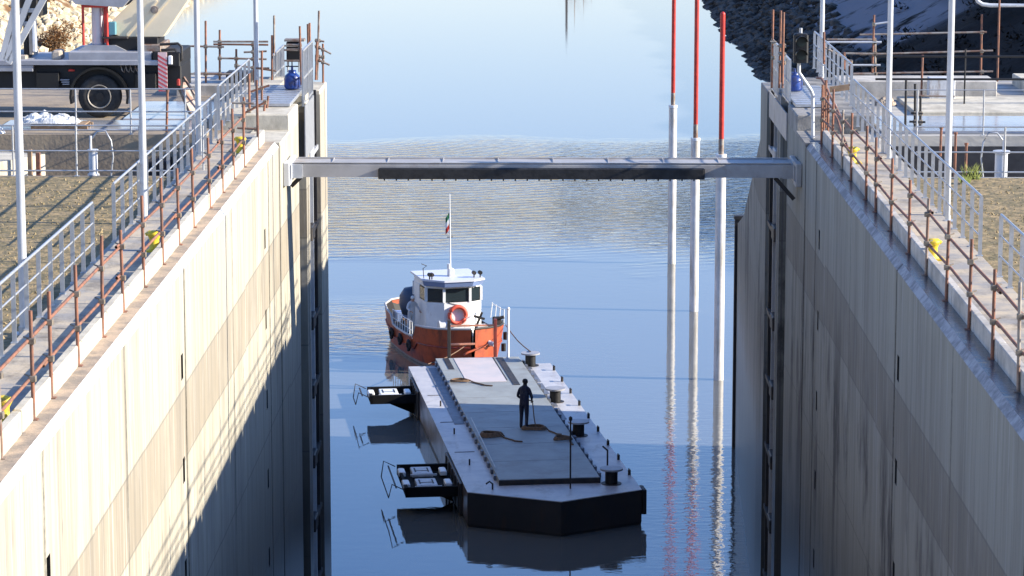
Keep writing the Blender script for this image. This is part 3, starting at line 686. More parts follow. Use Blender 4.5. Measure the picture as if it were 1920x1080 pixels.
M['orange_pale'] = mat('pale_orange_paint', (.70,.30,.18), .5, var=.3, vscale=6)
barge()
# outrigger frames hanging on the barge side
def outrigger(ly, rows, label):
    W = 1.75; D = 1.75*rows
    p = BL(-2.98, ly, .78); t = thing('outrigger_frame', label, 'outrigger frame', p, BA, 'steel outrigger frames on the barge side')
    m_ = MB()
    m_.bar((0,.06,0),(-W,.06,0),.12,.34); m_.bar((0,D-.06,0),(-W,D-.06,0),.12,.34)
    m_.bar((-W+.05,0,0),(-W+.05,D,0),.1,.3); m_.box(-W,0,.12,D-.12,-.1,-.06); m_.build('frame', M['frame_black'], t)
    for r_ in range(rows):
        y = r_*1.75+.45
        m_ = MB(); m_.bev(-1.32,-.62,y,y+1.0,.0,.14,.02); m_.bar((-1.4,y-.1,.1),(-.5,y-.1,.1),.06,.06); q = m_.build('plate', M['white'] if rows == 1 else M['offwhite'], t)
        m2 = MB(); m2.box(-1.2,-.75,y+.35,y+.4,.142,.15); m2.box(-1.22,-1.17,y+.2,y+.8,.142,.15); m2.box(-.78,-.73,y+.2,y+.8,.142,.15); m2.build('plate_seam', M['dark_steel'], q)
        for x in (-1.66, -.25):
            m_ = MB(); m_.bev(x-.12,x+.12,y+.1,y+.75,.02,.17,.03); m_.build('roller_block', M['white'], t)
    m_ = MB(); m_.sweep([(-W-.05,0,.1),(-W-.45,0,.3),(-W-.55,.2,-.2),(-W-.55,D-.2,-.2),(-W-.45,D,.3),(-W-.05,D,.1)], .02, 6); m_.bar((-W-.3,.1,.15),(-W-.3,D-.1,.15),.05,.03); m_.build('outer_hoop', M['dark_steel'], t)
    m_ = MB(); m_.prism([(0,-.2),(-W*.8,-.14),(0,-.75)], 'y', D/2-.05, D/2+.05); m_.build('support_arm', M['frame_black'], t)
outrigger(18.9, 1, 'single outrigger frame with one white plate near the barge stern')
outrigger(3.5, 2, 'double outrigger frame with two pale plates near the barge bow')

def coil(lx, ly, label, seed, r0=.34, loops=4, tail=.8, z=1.372):
    r_ = random.Random(seed); pts = []
    for i in range(loops*16):
        a = i/16*2*math.pi; rr = r0*(1+.12*math.sin(3*a+seed))-.02*(i/16)
        pts.append((rr*1.25*math.cos(a), rr*math.sin(a), .03+.035*(i/16)))
    x, y = pts[-1][:2]
    for i in range(1, 8): pts.append((x+tail*i/7+.03*math.sin(i*2), y-.12*i+.08*math.sin(i), .03))
    m_ = MB(); m_.sweep(pts, .028, 6); o = m_.build('rope_coil', M['rope']); o.location = BL(lx, ly, z)
    tag(o, label, 'rope', 'ropes lying on the barge deck')
coil(-1.22, 9.1, 'coiled brown rope on the shaded deck left of the standing man', 1)
coil(1.20, 8.3, 'small rope coil on the shaded deck near a dark bollard', 2, .26, 3, .1)
coil(-1.25, 19.1, 'flattened rope on the sunlit deck near the tug', 3, .30, 2, .9)
coil(.48, 10.1, 'tangled reddish rope at the standing man feet', 4, .36, 3, .55)

# ------------------------------------------------------------------ people: skinned figures
def skin_mesh(name, verts, edges, radii, root=0, sub=2):
    me = bpy.data.meshes.new(name); me.from_pydata(verts, edges, [])
    o = bpy.data.objects.new(name, me); C.objects.link(o)
    sk = o.modifiers.new('skin', 'SKIN'); sk.use_smooth_shade = True
    for i, r_ in enumerate(radii):
        v = me.skin_vertices[0].data[i]; v.radius = r_ if isinstance(r_, tuple) else (r_, r_); v.use_root = (i == root)
    ss = o.modifiers.new('sub', 'SUBSURF'); ss.levels = sub; ss.render_levels = sub
    dg = bpy.context.evaluated_depsgraph_get(); ev = o.evaluated_get(dg); nm = bpy.data.meshes.new_from_object(ev)
    o.modifiers.clear(); o.data = nm; bpy.data.meshes.remove(me); return o
def person(loc, rz, label, mats, arms, hunch=0., scale=1., fat=1.12):
    """mats: (top, trousers, skin, shoe, hair)"""
    h = hunch
    V = [(0,0,.95),(0,-.02-h*.2,1.15),(0,-.03-h*.6,1.35),(0,-.04-h,1.48),(0,-.06-h*1.3,1.56),(0,-.09-h*1.5,1.64),(0,-.08-h*1.5,1.73)]
    Rd = [(.165,.12),(.155,.115),(.185,.12),(.10,.09),(.055,.055),(.078,.095),(.065,.08)]
    E = [(0,1),(1,2),(2,3),(3,4),(4,5),(5,6)]
    hands = []
    for s, (el, wr) in zip((-1, 1), arms):
        b = len(V); V += [(s*.17,-.03-h*.9,1.42),el,wr]; Rd += [.065,.05,.036]; E += [(3,b),(b,b+1),(b+1,b+2)]
        d = (Vector(wr)-Vector(el)).normalized(); u, v = frame(d); p = Vector(wr)
        c = len(V); V.append(tuple(p+d*.07)); Rd.append((.034,.022)); E.append((b+2,c))
        for k, L in ((-1.5,.07),(-.5,.085),(.5,.08),(1.5,.06)):
            i0 = len(V); q = p+d*.1+u*(k*.019); V += [tuple(q), tuple(q+d*L*.55+v*.008), tuple(q+d*L*.85+v*.035)]; Rd += [.010,.009,.008]; E += [(c,i0),(i0,i0+1),(i0+1,i0+2)]
        i0 = len(V); V += [tuple(p+d*.05+u*.045), tuple(p+d*.085+u*.06+v*.02)]; Rd += [.012,.010]; E += [(c,i0),(i0,i0+1)]
    for s in (-1, 1):
        b = len(V); V += [(s*.09,0,.88),(s*.10,-.01,.50),(s*.105,.03,.10),(s*.11,.02,.045),(s*.125,-.13,.035)]
        Rd += [.098,.066,.05,(.05,.045),(.045,.03)]; E += [(0,b),(b,b+1),(b+1,b+2),(b+2,b+3),(b+3,b+4)]
    o = skin_mesh('person', V, E, [tuple(v*fat for v in (r if isinstance(r, tuple) else (r, r))) if i < 7 or True and (r if not isinstance(r, tuple) else r[0]) > .045 else r for i, r in enumerate(Rd)]); me = o.data
    for x in mats[:4]: me.materials.append(x)
    wr = [Vector(a[1]) for a in arms]
    for p in me.polygons:
        c = p.center
        nearw = any((c-q).length < .17 and (c-q).dot((q-Vector(a[0])).normalized()) > 0 for q, a in zip(wr, arms))
        p.material_index = 3 if c.z < .09 else 2 if (c.z > 1.53 and abs(c.x) < .14) or nearw else 1 if c.z < .93 else 0
    # face features
    hc = Vector((0,-.085-h*1.5,1.66))
    for s in (-1, 1):
        m_ = MB(); m_.lathe(hc+Vector((s*.032,-.088,.015)), [(.001,-.008),(.010,-.006),(.012,0),(.010,.006),(.001,.008)], 8); m_.build('eye', M['black'], o)
        m_ = MB(); m_.lathe(hc+Vector((s*.083,0,0)), [(.001,-.03),(.014,-.02),(.017,.01),(.001,.03)], 8); m_.build('ear', mats[2], o)
    m_ = MB(); m_.add([hc+Vector(q) for q in ((0,-.09,.02),(-.014,-.09,-.02),(.014,-.09,-.02),(0,-.118,-.018))], [(0,1,3),(0,3,2),(1,2,3)]); m_.build('nose', mats[2], o)
    m_ = MB(); m_.bar(hc+Vector((-.024,-.088,-.045)), hc+Vector((.024,-.088,-.045)), .008, .01); m_.build('mouth', M['hull_red'], o)
    m_ = MB(); m_.lathe(hc+Vector((0,.012,.02)), [(.093,-.03),(.101,.0),(.098,.045),(.075,.088),(.035,.108),(.003,.112)], 18); m_.build('cap', mats[4], o)
    m_ = MB(); m_.lathe(Vector((0,-.03-h*.9,1.505)), [(.075,-.02),(.082,.0),(.078,.04),(.07,.045)], 14); m_.build('collar', mats[0], o)
    o.location = loc; o.rotation_euler = (0,0,rz); o.scale = (scale,)*3
    return tag(o, label, 'person')
p_ = BL(.12, 10.35, 1.372)
person(p_, R(160), 'person in dark navy work clothes standing on the barge deck', (M['navy'], M['navy'], M['hair'], M['black'], M['hair']),
       [((-.27,-.06,1.15),(-.20,-.24,1.0)), ((.27,-.06,1.15),(.19,-.25,1.02))], .02, 1.0)
rp = MB(); rr = [p_+Vector(q) for q in ((.16,.18,1.0),(.30,.0,.98),(.36,-.1,.4),(.42,-.2,.1),(.50,-.3,.03))]; rp.sweep(rr, .022, 6); tag(rp.build('mooring_rope', M['rope']), 'rope hanging from the standing man hands to the deck', 'rope')

# ------------------------------------------------------------------ tug
TO = Vector((-3.12, 119.9, 0)); TA = R(17)
def TL(x, y, z=0): return Vector((TO.x+x*math.cos(TA)-y*math.sin(TA), TO.y+x*math.sin(TA)+y*math.cos(TA), z))
def tug():
    t = thing('tug_boat', 'small orange and dark red tug with white wheelhouse pushing the barge', 'tug boat', TO, TA)
    #  y, halfwidth at rail, at waterline, rail z
    st = [(0,.10,.02,1.80),(.25,.85,.45,1.79),(.7,1.38,.95,1.76),(1.4,1.74,1.4,1.72),(2.2,1.92,1.66,1.68),(2.55,1.95,1.7,1.15),(3.6,1.98,1.8,1.08),(5.2,1.98,1.82,1.05),(6.0,1.96,1.8,1.08),(6.4,1.95,1.78,1.45),(7.2,1.92,1.75,1.52),(8.4,1.72,1.5,1.56),(9.2,1.25,1.0,1.6),(9.6,.5,.35,1.62),(9.7,.05,.02,1.62)]
    def ring(y, a, b, z): return [(-a,y,z),(-(a+b)/2-.03,y,z*.55),(-b,y,.12),(-b*.85,y,-.5),(0,y,-.9),(b*.85,y,-.5),(b,y,.12),((a+b)/2+.03,y,z*.55),(a,y,z)]
    rs = [ring(*q) for q in st]; m_ = MB(); vs = [v for r_ in rs for v in r_]
    for i in range(len(st)-1):
        for k in range(8):
            m_.mat(2 if k in (2,3,4,5) else (1 if k < 2 and False else 0)); 
            a = i*9+k; m_.f.append([a, a+1, a+10, a+9]); m_.m.append(m_.mi); m_.sm.append(True)
    m_.v = [tuple(v) for v in vs]
    m_.build('hull', [M['orange'], M['hull_red'], M['boot']], t)
    # bulwark inside (black) a little inboard of the hull skin, cap rail white/rust
    inn = [(max(a-.07,.01), y, z) for y, a, b, z in st]; inb = [max(a-.09-(a-b)*.75,.005) for y, a, b, z in st]
    m_ = MB()
    for i, ((a0,y0,z0),(a1,y1,z1)) in enumerate(zip(inn[:-1], inn[1:])):
        for s in (-1, 1): m_.add([(s*a0,y0+.05,z0-.02),(s*a1,y1+.05,z1-.02),(s*inb[i+1],y1+.06,.98),(s*inb[i],y0+.06,.98)], [(0,1,2,3)])
    m_.build('bulwark_lining', M['black'], t)
    for s in (-1, 1):
        m_ = MB(); m_.sweep([(s*(a-.02),y,z+.02) for y, a, b, z in st[:]], .05, 8); m_.build('cap_rail', M['dark_steel'] if s > 0 else M['rail_grey'], t)
        m_ = MB(); m_.sweep([(s*((a+b)/2+.06),y,z*.55+.02) for y, a, b, z in st[:]], .035, 6); m_.build('rubbing_strake', M['orange'] if s > 0 else M['hull_red'], t)  # strake on the shaded side gets a darker red for shade
    m_ = MB(); dk = [(-a,y+.06) for a, (q, y, z) in zip(inb, inn)]+[(a,y+.06) for a, (q, y, z) in list(zip(inb, inn))[::-1]]; m_.prism(dk, 'z', .93, .98); m_.build('deck', M['tug_deck'], t)
    # wheelhouse
    y0, y1, hw, zb, zt = 2.7, 5.2, 1.19, .98, 3.42
    root = MB()
    base = [(-hw,y0+.45),(-.52,y0),(.62,y0),(hw,y0+.3),(hw,y1),(-hw,y1)]
    def lev(z, g): return [(x*(1+g),y+(-g*.8 if y < y0+.5 else 0),z) for x, y in base]
    zs = [zb,1.95,2.0,2.62,zt]; n = 6
    wh = MB()
    # lower wall and header; window band is built of mullions and glass
    for za, zc in ((zb,2.50),(3.10,zt)): 
        a, b = lev(za,0), lev(zc,0); wh.add(a+b, [(i,(i+1)%n,(i+1)%n+n,i+n) for i in range(n)])
    for i in range(n):
        x, y = base[i]; wh.box(x-.055,x+.055,y-.03,y+.055,2.50,3.10)
    for i in (0,1,2,3):
        (xa,ya),(xb,yb) = base[i], base[(i+1)%n]; 
    wh.bar((-hw,y0+1.5,2.80),(-hw,y1,2.80),.05,.60); wh.bar((hw,y0+1.5,2.80),(hw,y1,2.80),.05,.60); wh.bar((-hw,y1,2.80),(hw,y1,2.80),.05,.60)
    w_ = wh.build('wheelhouse', M['white'], t)
    gl = MB()
    for i, sh in ((0,.07),(1,.07),(2,.07),(3,.05)):
        (xa,ya),(xb,yb) = base[i], base[(i+1)%n]; A = Vector((xa,ya+.03,0)); B = Vector((xb,yb+.03,0)); d = (B-A)
        if i == 3: B = A+Vector((0,1.2,0)); d = B-A
        A2, B2 = A+d.normalized()*sh, B-d.normalized()*sh
        gl = MB(); gl.add([(A2.x,A2.y,2.53),(B2.x,B2.y,2.53),(B2.x,B2.y,3.07),(A2.x,A2.y,3.07)], [(0,1,2,3)]); gl.build('window', M['glass'], w_)
    gl = MB(); gl.add([(-hw-.02,y0+.55,2.56),(-hw-.02,y0+1.4,2.56),(-hw-.02,y0+1.4,3.05),(-hw-.02,y0+.55,3.05)], [(0,1,2,3)]); gl.build('window', M['glass'], w_)
    fr = MB(); fr.sweep([(-.35,y0-.02,2.5),(.2,y0-.03,2.35),(.1,y0-.03,2.35)], .012, 5); fr.build('wiper', M['black'], w_)
    # interior silhouettes
    m_ = MB(); m_.bev(-.25,.15,y0+.7,y0+1.0,2.2,2.8,.05); m_.build('console', M['black'], w_)
    rf = MB(); ro = [(-hw-.2,y0+.35),(-.6,y0-.38),(.7,y0-.38),(hw+.07,y0-.05),(hw+.07,y1+.15),(-hw-.12,y1+.15)]
    rf.prism(ro, 'z', zt+.002, zt+.08); rf.build('roof', M['roof_white'], t)
    vz = MB(); 
    for (xa,ya),(xb,yb) in zip(ro[:3], ro[1:4]): vz.add([(xa,ya,zt+.08),(xb,yb,zt+.08),(xb*.93,yb+.12,zt-.22),(xa*.93,ya+.12,zt-.22)], [(0,1,2,3)])
    vz.build('visor', M['visor_blue'], t)
    # roof gear
    m_ = MB(); m_.tube((0,y0+.9,zt+.08),(-.02,y0+.9,zt+3.6),.035,10,.02); mast = m_.build('mast', M['white'], t)
    m_ = MB(); m_.bev(-.12,.12,y0+.7,y0+1.0,zt+.08,zt+.42,.03); m_.tube((-.1,y0+.8,zt+.4),(-.1,y0+.8,zt+.62),.07,10); m_.build('mast_housing', M['offwhite'], mast)
    m_ = MB(); m_.bar((-.14,y0+.9,zt+1.75),(.12,y0+.9,zt+1.75),.03,.03); m_.build('spreader', M['dark_steel'], mast)
    for k, (x, mm) in enumerate(((-1.1,'black'),(-1.0,'dark_steel'),(.85,'dark_steel'),(1.12,'black'))):
        m_ = MB(); m_.tube((x,y0+.2,zt+.08),(x,y0+.2,zt+.26),.03,8); m_.tube((x,y0+.12,zt+.28),(x,y0+.3,zt+.28),.085,12); m_.build('deck_lamp', M[mm], t)
    m_ = MB(); m_.sweep([(-1.25,y0+.6,zt+.08),(-1.28,y0+.6,zt+.5),(-1.15,y0+.5,zt+.62),(-1.38,y0+.5,zt+.72)], .018, 6); m_.build('antenna', M['dark_steel'], t)
    m_ = MB(); m_.lathe((-1.0,y0+3.4,2.0), [(.02,-.55),(.5,-.5),(.62,-.1),(.6,.3),(.4,.62),(.02,.7)], 18); m_.build('engine_cowl', M['visor_dark'], t)
    # flag
    fl = MB(); yv = y0+.9
    for a in range(4):
        for k in range(3):
            fl.mat(k)
            z1 = zt+2.85-k*.24-.07*a; z0 = z1-.24; xa = -.02-.045*a; xb = xa-.045
            fl.add([(xa,yv+.03*math.sin(a*2),z1),(xb,yv+.03*math.sin(a*2+2),z1-.07),(xb,yv+.03*math.sin(a*2+2),z0-.07),(xa,yv+.03*math.sin(a*2),z0)], [(0,1,2,3)])
    fl.build('flag', [M['green'], M['white'], M['red']], t)
    # foredeck gear: windlass, cleats, bow brackets
    m_ = MB(); m_.tube((-.95,1.9,1.65),(-.55,1.9,1.65),.17,14); m_.tube((-.98,1.9,1.65),(-.92,1.9,1.65),.24,14); m_.tube((-.58,1.9,1.65),(-.5,1.9,1.65),.24,14); m_.bev(-1.,-.5,1.75,2.05,.98,1.5,.03); m_.build('windlass', M['offwhite'], t)
    m_ = MB(); m_.bar((.65,2.0,1.45),(.95,2.0,2.15),.08,.08); m_.bar((.6,2.0,2.0),(1.05,2.0,1.85),.1,.1); m_.build('winch_lever', M['dark_steel'], t)
    m_ = MB(); m_.bev(.7,1.2,1.9,2.3,.98,1.6,.04); m_.build('locker', M['white'], t)
    m_ = MB(); m_.bev(1.15,1.5,.95,1.15,1.75,2.1,.03); m_.tube((1.2,1.0,2.0),(1.6,.9,2.1),.07,8); m_.build('towing_bitt', M['dark_steel'], t)
    # stanchion rails on the near side
    hull_z = lambda y: 1.3
    for i in range(9):
        y = 2.6+i*.42; m_ = MB(); m_.tube((-1.95,y,1.05),(-1.95,y,1.75),.018,6); m_.build('stanchion', M['white'], t)
    m_ = MB(); m_.sweep([(-1.95,2.5,1.78),(-1.95,4.2,1.75),(-1.95,6.0,1.75)], .018, 6); m_.sweep([(-1.95,2.6,1.4),(-1.95,6.0,1.4)], .013, 6); m_.build('side_rail', M['white'], t)
    for i in range(4):
        m_ = MB(); m_.tube((1.7-.02*i,1.3+i*.6,1.7),(1.72,1.3+i*.6,2.35),.02,6); m_.build('stanchion', M['white'], t)
    m_ = MB(); m_.sweep([(1.66,1.3,2.35),(1.72,3.1,2.3)], .018, 6); m_.build('side_rail', M['white'], t)
    # deck clutter
    for x, y, z, a in ((-.9,.95,1.0,.14),(.1,1.2,1.0,.17),(-1.2,6.6,1.0,.2)):
        m_ = MB(); m_.sweep([(x+a*math.cos(k*.5), y+a*math.sin(k*.5), z+.004*k) for k in range(46)], .028, 6); m_.build('rope_coil', M['rope'], t)
    m_ = MB(); m_.bev(-1.5,-.9,7.2,7.7,.98,1.4,.03); m_.build('deck_box', M['visor_blue'], t)
    m_ = MB(); m_.tube((.9,6.4,.98),(.9,6.4,3.0),.09,12); m_.tube((.9,6.4,3.0),(.9,6.6,3.25),.09,12); m_.build('exhaust_pipe', M['dark_steel'], t)
    for y in (2.9, 4.4, 5.9):
        m_ = MB(); m_.sweep([(-2.04+.02*math.sin(k), y+.2*math.cos(k*math.pi/8), .72+.2*math.sin(k*math.pi/8)) for k in range(16)], .07, 8, closed=True); m_.build('tyre_fender', M['tyre'], t)
    # anchor bracket on bow
    m_ = MB(); m_.tube((.75,.28,1.15),(.95,.12,1.1),.11,12); m_.build('hawse_ring', M['offwhite'], t)
    m_ = MB(); m_.sweep([(.75,.25,1.12),(.2,.0,.98),(-.25,-.05,.85),(-.45,-.1,.75)], .05, 8); m_.build('bow_strut', M['orange'], t)
    # tyres
    for x, y, z in ((1.95,1.9,1.1),(1.95,2.2,.55)):
        m_ = MB(); m_.tube((x,y,z-.16),(x,y,z+.16),.10,10); m_.build('fender', M['black'], t)
    return t
M['ringc'] = mat('life_ring_red', (.62,.09,.05), .6)
M['boot'] = mat('pale_grey_boot_paint', (.34,.30,.28), .5, var=.3, vscale=2)
M['rail_grey'] = mat('pale_cap_rail', (.45,.43,.41), .5)
M['tug_deck'] = mat('dark_tug_deck', (.06,.055,.05), .7, var=.3)
M['roof_white'] = mat('roof_white', (.62,.63,.68), .4)
M['visor_blue'] = mat('blue_grey_visor', (.20,.27,.46), .3)
M['visor_dark'] = mat('dark_blue_cowl', (.05,.07,.11), .5)
tug()
# life ring hanging on the wheelhouse front
lr = MB(); cx, cy, cz = .05, 2.60, 1.97; pts = [(cx+.36*math.cos(a*math.pi/12), cy, cz+.36*math.sin(a*math.pi/12)) for a in range(24)]
lr.sweep(pts, .085, 10, closed=True)
o = lr.build('life_ring', [M['ringc'], M['white']]); o.location = TO; o.rotation_euler = (0,0,TA)
for p in o.data.polygons:
    a = math.degrees(math.atan2(p.center.z-cz, p.center.x-cx)) % 90
    if 38 < a < 52: p.material_index = 1
tag(o, 'orange red life ring hanging on the white wheelhouse front', 'life ring')
q = TL(-1.58, 4.2, .98)
person(q, R(30), 'person in pale grey overalls on the tug side deck behind the rail', (M['offwhite'], M['offwhite'], M['skin'], M['black'], M['white']),
       [((-.28,-.14,1.2),(-.22,-.36,1.12)), ((.28,-.16,1.2),(.24,-.4,1.1))], .07, .93)
# lines between tug and barge
for a, b, lb in ((TL(1.9,1.7,1.6), BL(2.0,23.0,1.75), 'taut tow line running from the tug bow to the rear bollard'), (TL(-.2,.05,1.2), BL(-2.1,23.2,1.3), 'mooring line from the tug stem to the barge corner')):
    m_ = MB(); mid = (a+b)/2-Vector((0,0,.12)); m_.sweep([a, a.lerp(b,.25)-Vector((0,0,.08)), mid, a.lerp(b,.75)-Vector((0,0,.08)), b], .022, 6); tag(m_.build('mooring_line', M['rope']), lb, 'mooring line')
# ------------------------------------------------------------------ crane truck parked across the quay, side on
def crane():
    Y = 74.3
    def q(u, v): p = at(u, v, y=Y); return p.x, p.z
    t = thing('crane_truck', 'cream boomed mobile crane truck with a big black wheel and striped rear panel', 'crane truck', (-11.5, Y, 15.5))
    ox, oz = -11.5, 15.5
    def X(u): return q(u, 150)[0]-ox
    def Z(v): return q(180, v)[1]-oz
    def bx(u0, u1, v0, v1, ya, yb, b=.02): m_ = MB(); m_.bev(X(u0), X(u1), ya, yb, Z(v1), Z(v0), b); return m_
    L = -6.5                                                        # the carrier runs on out of the picture
    m_ = MB(); m_.bev(L, X(338), .25, 2.25, Z(170), Z(123), .03)
    m_.bev(X(286), X(338), .05, 2.3, Z(124), Z(98), .03); m_.build('chassis', M['black'], t)
    m_ = MB(); m_.bev(L, X(298), .0, 2.5, Z(122), Z(113), .02); m_.build('deck_edge', M['crane_grey'], t)
    m_ = bx(128, 284, 98, 113, .1, 2.3); m_.prism([(X(140),Z(98)),(X(158),Z(88)),(X(212),Z(88)),(X(232),Z(98))], 'y', .5, 2.); m_.build('deck_box', M['crane_grey'], t)
    bx(66, 110, 136, 164, .05, .25).build('tool_box', M['black_gloss'], t)
    bx(252, 292, 138, 168, .05, .25).build('tool_box', M['black_gloss'], t)
    m_ = MB(); m_.bev(L, X(62), .02, .2, Z(134), Z(122.5), .01); m_.build('side_panel', M['crane_grey'], t)
    for k in range(4): m_ = MB(); m_.box(X(64+k*1.0)-1.2-.9*k, X(66+k)-1.2-.9*k, -.01, .02, Z(133), Z(123)); m_.build('panel_seam', M['black'], t)
    bx(126, 138, 131, 135, .18, .25).build('side_marker', M['red'], t)
    for k in range(3): bx(111+k*2, 128, 150+k*4, 152+k*4, .15, .24, .005).build('step', M['crane_grey'], t)
    # wheels
    for wx in (X(185), X(185)-4.6, X(185)-6.0):
        w_ = MB(); w_.lathe((wx, 0, .55), [(.30,.05),(.33,.02),(.50,.04),(.545,.09),(.55,.2),(.545,.32),(.5,.36),(.3,.36)], 40, 'y'); wh = w_.build('wheel', M['tyre'], t)
        r_ = MB(); r_.lathe((wx, 0, .55), [(.01,.10),(.09,.10),(.10,.16),(.25,.18),(.27,.06),(.31,.04),(.305,.02),(.29,.012),(.27,.05),(.25,.2),(.01,.2)], 32, 'y'); r_.build('rim', M['rim'], wh)
        h_ = MB(); h_.tube((wx,.02,.55),(wx,.16,.55),.10,12); 
        for k in range(10): a = k*math.pi/5; h_.tube((wx+.18*math.cos(a),.10,.55+.18*math.sin(a)),(wx+.18*math.cos(a),.17,.55+.18*math.sin(a)),.02,6)
        h_.build('hub', M['black'], wh)
        f_ = MB(); n = 16
        for ra, rb, ya, yb in ((.70,.76,-.02,.5),):
            vs = []
            for i in range(n+1):
                a = math.pi*(-.08+1.16*i/n)
                for r2, yy in ((ra,ya),(rb,ya),(rb,yb),(ra,yb)): vs.append((wx+r2*math.cos(a), yy, .55+r2*math.sin(a)))
            f_.add(vs, [(i*4+k, i*4+(k+1)%4, i*4+4+(k+1)%4, i*4+4+k) for i in range(n) for k in range(4)])
        f_.build('mudguard', M['guard'], t)
        d_ = MB(); d_.tube((wx,.9,.55),(wx,1.9,.55),.12,10); d_.build('axle', M['black'], t)
    bx(198, 292, 74, 98, .6, 1.9).build('turntable', M['black'], t)
    bx(186, 236, 72, 75.5, .5, 2.0).build('turntable_plate', M['dark_steel'], t)
    bx(262, 300, 86, 98, .3, 2.1).build('rear_bracket', M['tube'], t)
    # boom foot and superstructure, leaning up to the right out of the picture
    m_ = MB(); pts = [(198,66),(205,42),(262,-12),(330,-80),(420,-80),(352,-2),(300,73),(222,73)]
    m_.prism([(X(u), Z(v)) for u, v in pts], 'y', .75, 1.65); bm_ = m_.build('boom', M['cream'], t)
    m_ = MB(); m_.tube((X(285),.70,Z(22)),(X(285),.75,Z(22)),.10,16); m_.tube((X(285),.67,Z(22)),(X(285),.70,Z(22)),.05,12); m_.build('pivot', M['tube'], bm_)
    m_ = MB()
    for (u0,v0),(u1,v1) in (((232,70),(290,5)),((250,72),(318,-5))): m_.bar((X(u0),.735,Z(v0)),(X(u1),.735,Z(v1)),.02,.05)
    m_.build('boom_rib', M['cream'], bm_)
    m_ = MB(); m_.bev(X(199),X(213),.55,.74,Z(68),Z(44),.02); m_.build('lamp_housing', M['teal'], t)
    m_ = MB(); m_.prism([(X(128),Z(-4)),(X(140),Z(10)),(X(228),Z(16)),(X(246),Z(-4))], 'y', .4, 1.8); m_.build('counterweight', M['crane_grey'], t)
    # hydraulic jack inside its red frame
    m_ = MB(); m_.tube((X(176),.9,Z(90)),(X(176),.9,Z(2)),.165,20); m_.build('hydraulic_cylinder', M['chrome'], t)
    m_ = MB()
    for u in (152, 197): m_.tube((X(u),.55,Z(88)),(X(u),.55,Z(13)),.035,8)
    m_.tube((X(150),.55,Z(14)),(X(200),.55,Z(14)),.045,8); m_.bev(X(190),X(196),.6,.75,Z(84),Z(18),.01); m_.build('red_frame', M['red'], t)
    # column and dark block at the picture's left edge
    bx(38, 47, 30, 113, .6, 1.2).build('support_column', M['black'], t)
    bx(48, 56, 30, 106, .6, 1.0).build('support_column', M['sandpost'], t); bx(56, 63, 33, 100, .5, .7).build('support_column', M['white'], t)
    m_ = MB(); m_.bev(X(34),X(78),.4,1.2,Z(32),Z(-6),.06); m_.bev(X(50),X(70),.3,.4,Z(26),Z(0),.03); m_.build('winch_block', M['black_gloss'], t)
    bx(0, 46, 106, 113, .3, 2.2).build('deck_plate', M['sandpost'], t)
    bx(95, 112, 97, 112, .2, .9, .04).build('coupling', M['sandpost'], t)
    m_ = MB(); m_.tube((X(24),.4,Z(92)),(X(24),.55,Z(92)),.10,14); m_.build('pulley', M['sandpost'], t)
    # striped outrigger panel, one mesh; stripes are its faces
    p_ = MB(); x0, x1, z0, z1 = X(297), X(314), Z(171), Z(98); n = 9; hh = (z1-z0)/n
    p_.bev(x0, x1, -.02, .0, z0, z1, .004)
    p_.mat(1)
    for k in range(n):
        za = z0+k*hh; s_ = (x1-x0)*.6
        a, b, c, d = za, za+hh*.5, za+hh*.5-s_, za-s_
        a, b, c, d = [min(max(v, z0), z1) for v in (a, b, c, d)]
        if b-c > .001 or a-d > .001: p_.add([(x0,-.0235,a),(x0,-.0235,b),(x1,-.0235,c),(x1,-.0235,d)], [(0,1,2,3)])
    p_.build('striped_panel', [M['stripe_pale'], M['stripe_red']], t)
    bx(316, 324, 104, 120, -.03, .05).build('rear_lamp', M['white'], t); bx(331, 337, 148, 160, -.0, .1).build('rear_reflector', M['red'], t)
    m_ = MB(); m_.sweep([(X(300),.1,Z(84)),(X(334),.1,Z(82)),(X(341),.1,Z(88)),(X(341),.1,Z(112)),(X(334),.1,Z(122))], .035, 8); m_.sweep([(X(302),.1,Z(94)),(X(328),.1,Z(93)),(X(332),.1,Z(100)),(X(331),.1,Z(118))], .03, 8); m_.build('guard_hoop', M['dark_steel'], t)
    m_ = MB(); m_.bar((X(334),.6,Z(160)),(X(360),.3,.1),.3,.09); m_.bar((X(340),.5,Z(148)),(X(362),.3,Z(180)),.05,.05); m_.build('tow_ramp', M['tube'], t)
    m_ = MB()
    for k in range(5): m_.sweep([(X(225+k*9),.2,Z(124)),(X(228+k*9),.12,Z(133)),(X(231+k*9),.15,Z(137)),(X(234+k*9),.2,Z(126))], .014, 6)
    m_.build('hose', M['tube'], t)
M['black_gloss'] = mat('black_gloss_paint', (.007,.007,.008), .35, var=.3, vscale=5)
M['rim'] = mat('worn_rim_paint', (.42,.37,.30), .5, .3, var=.4, vscale=7)
M['guard'] = mat('black_plastic_guard', (.006,.006,.006), .3)
M['sandpost'] = mat('sand_painted_steel', (.45,.38,.30), .6, var=.3, vscale=4)
M['stripe_pale'] = mat('pale_pink_stripe', (.72,.50,.47), .5); M['stripe_red'] = mat('red_stripe', (.55,.09,.10), .5)
crane()
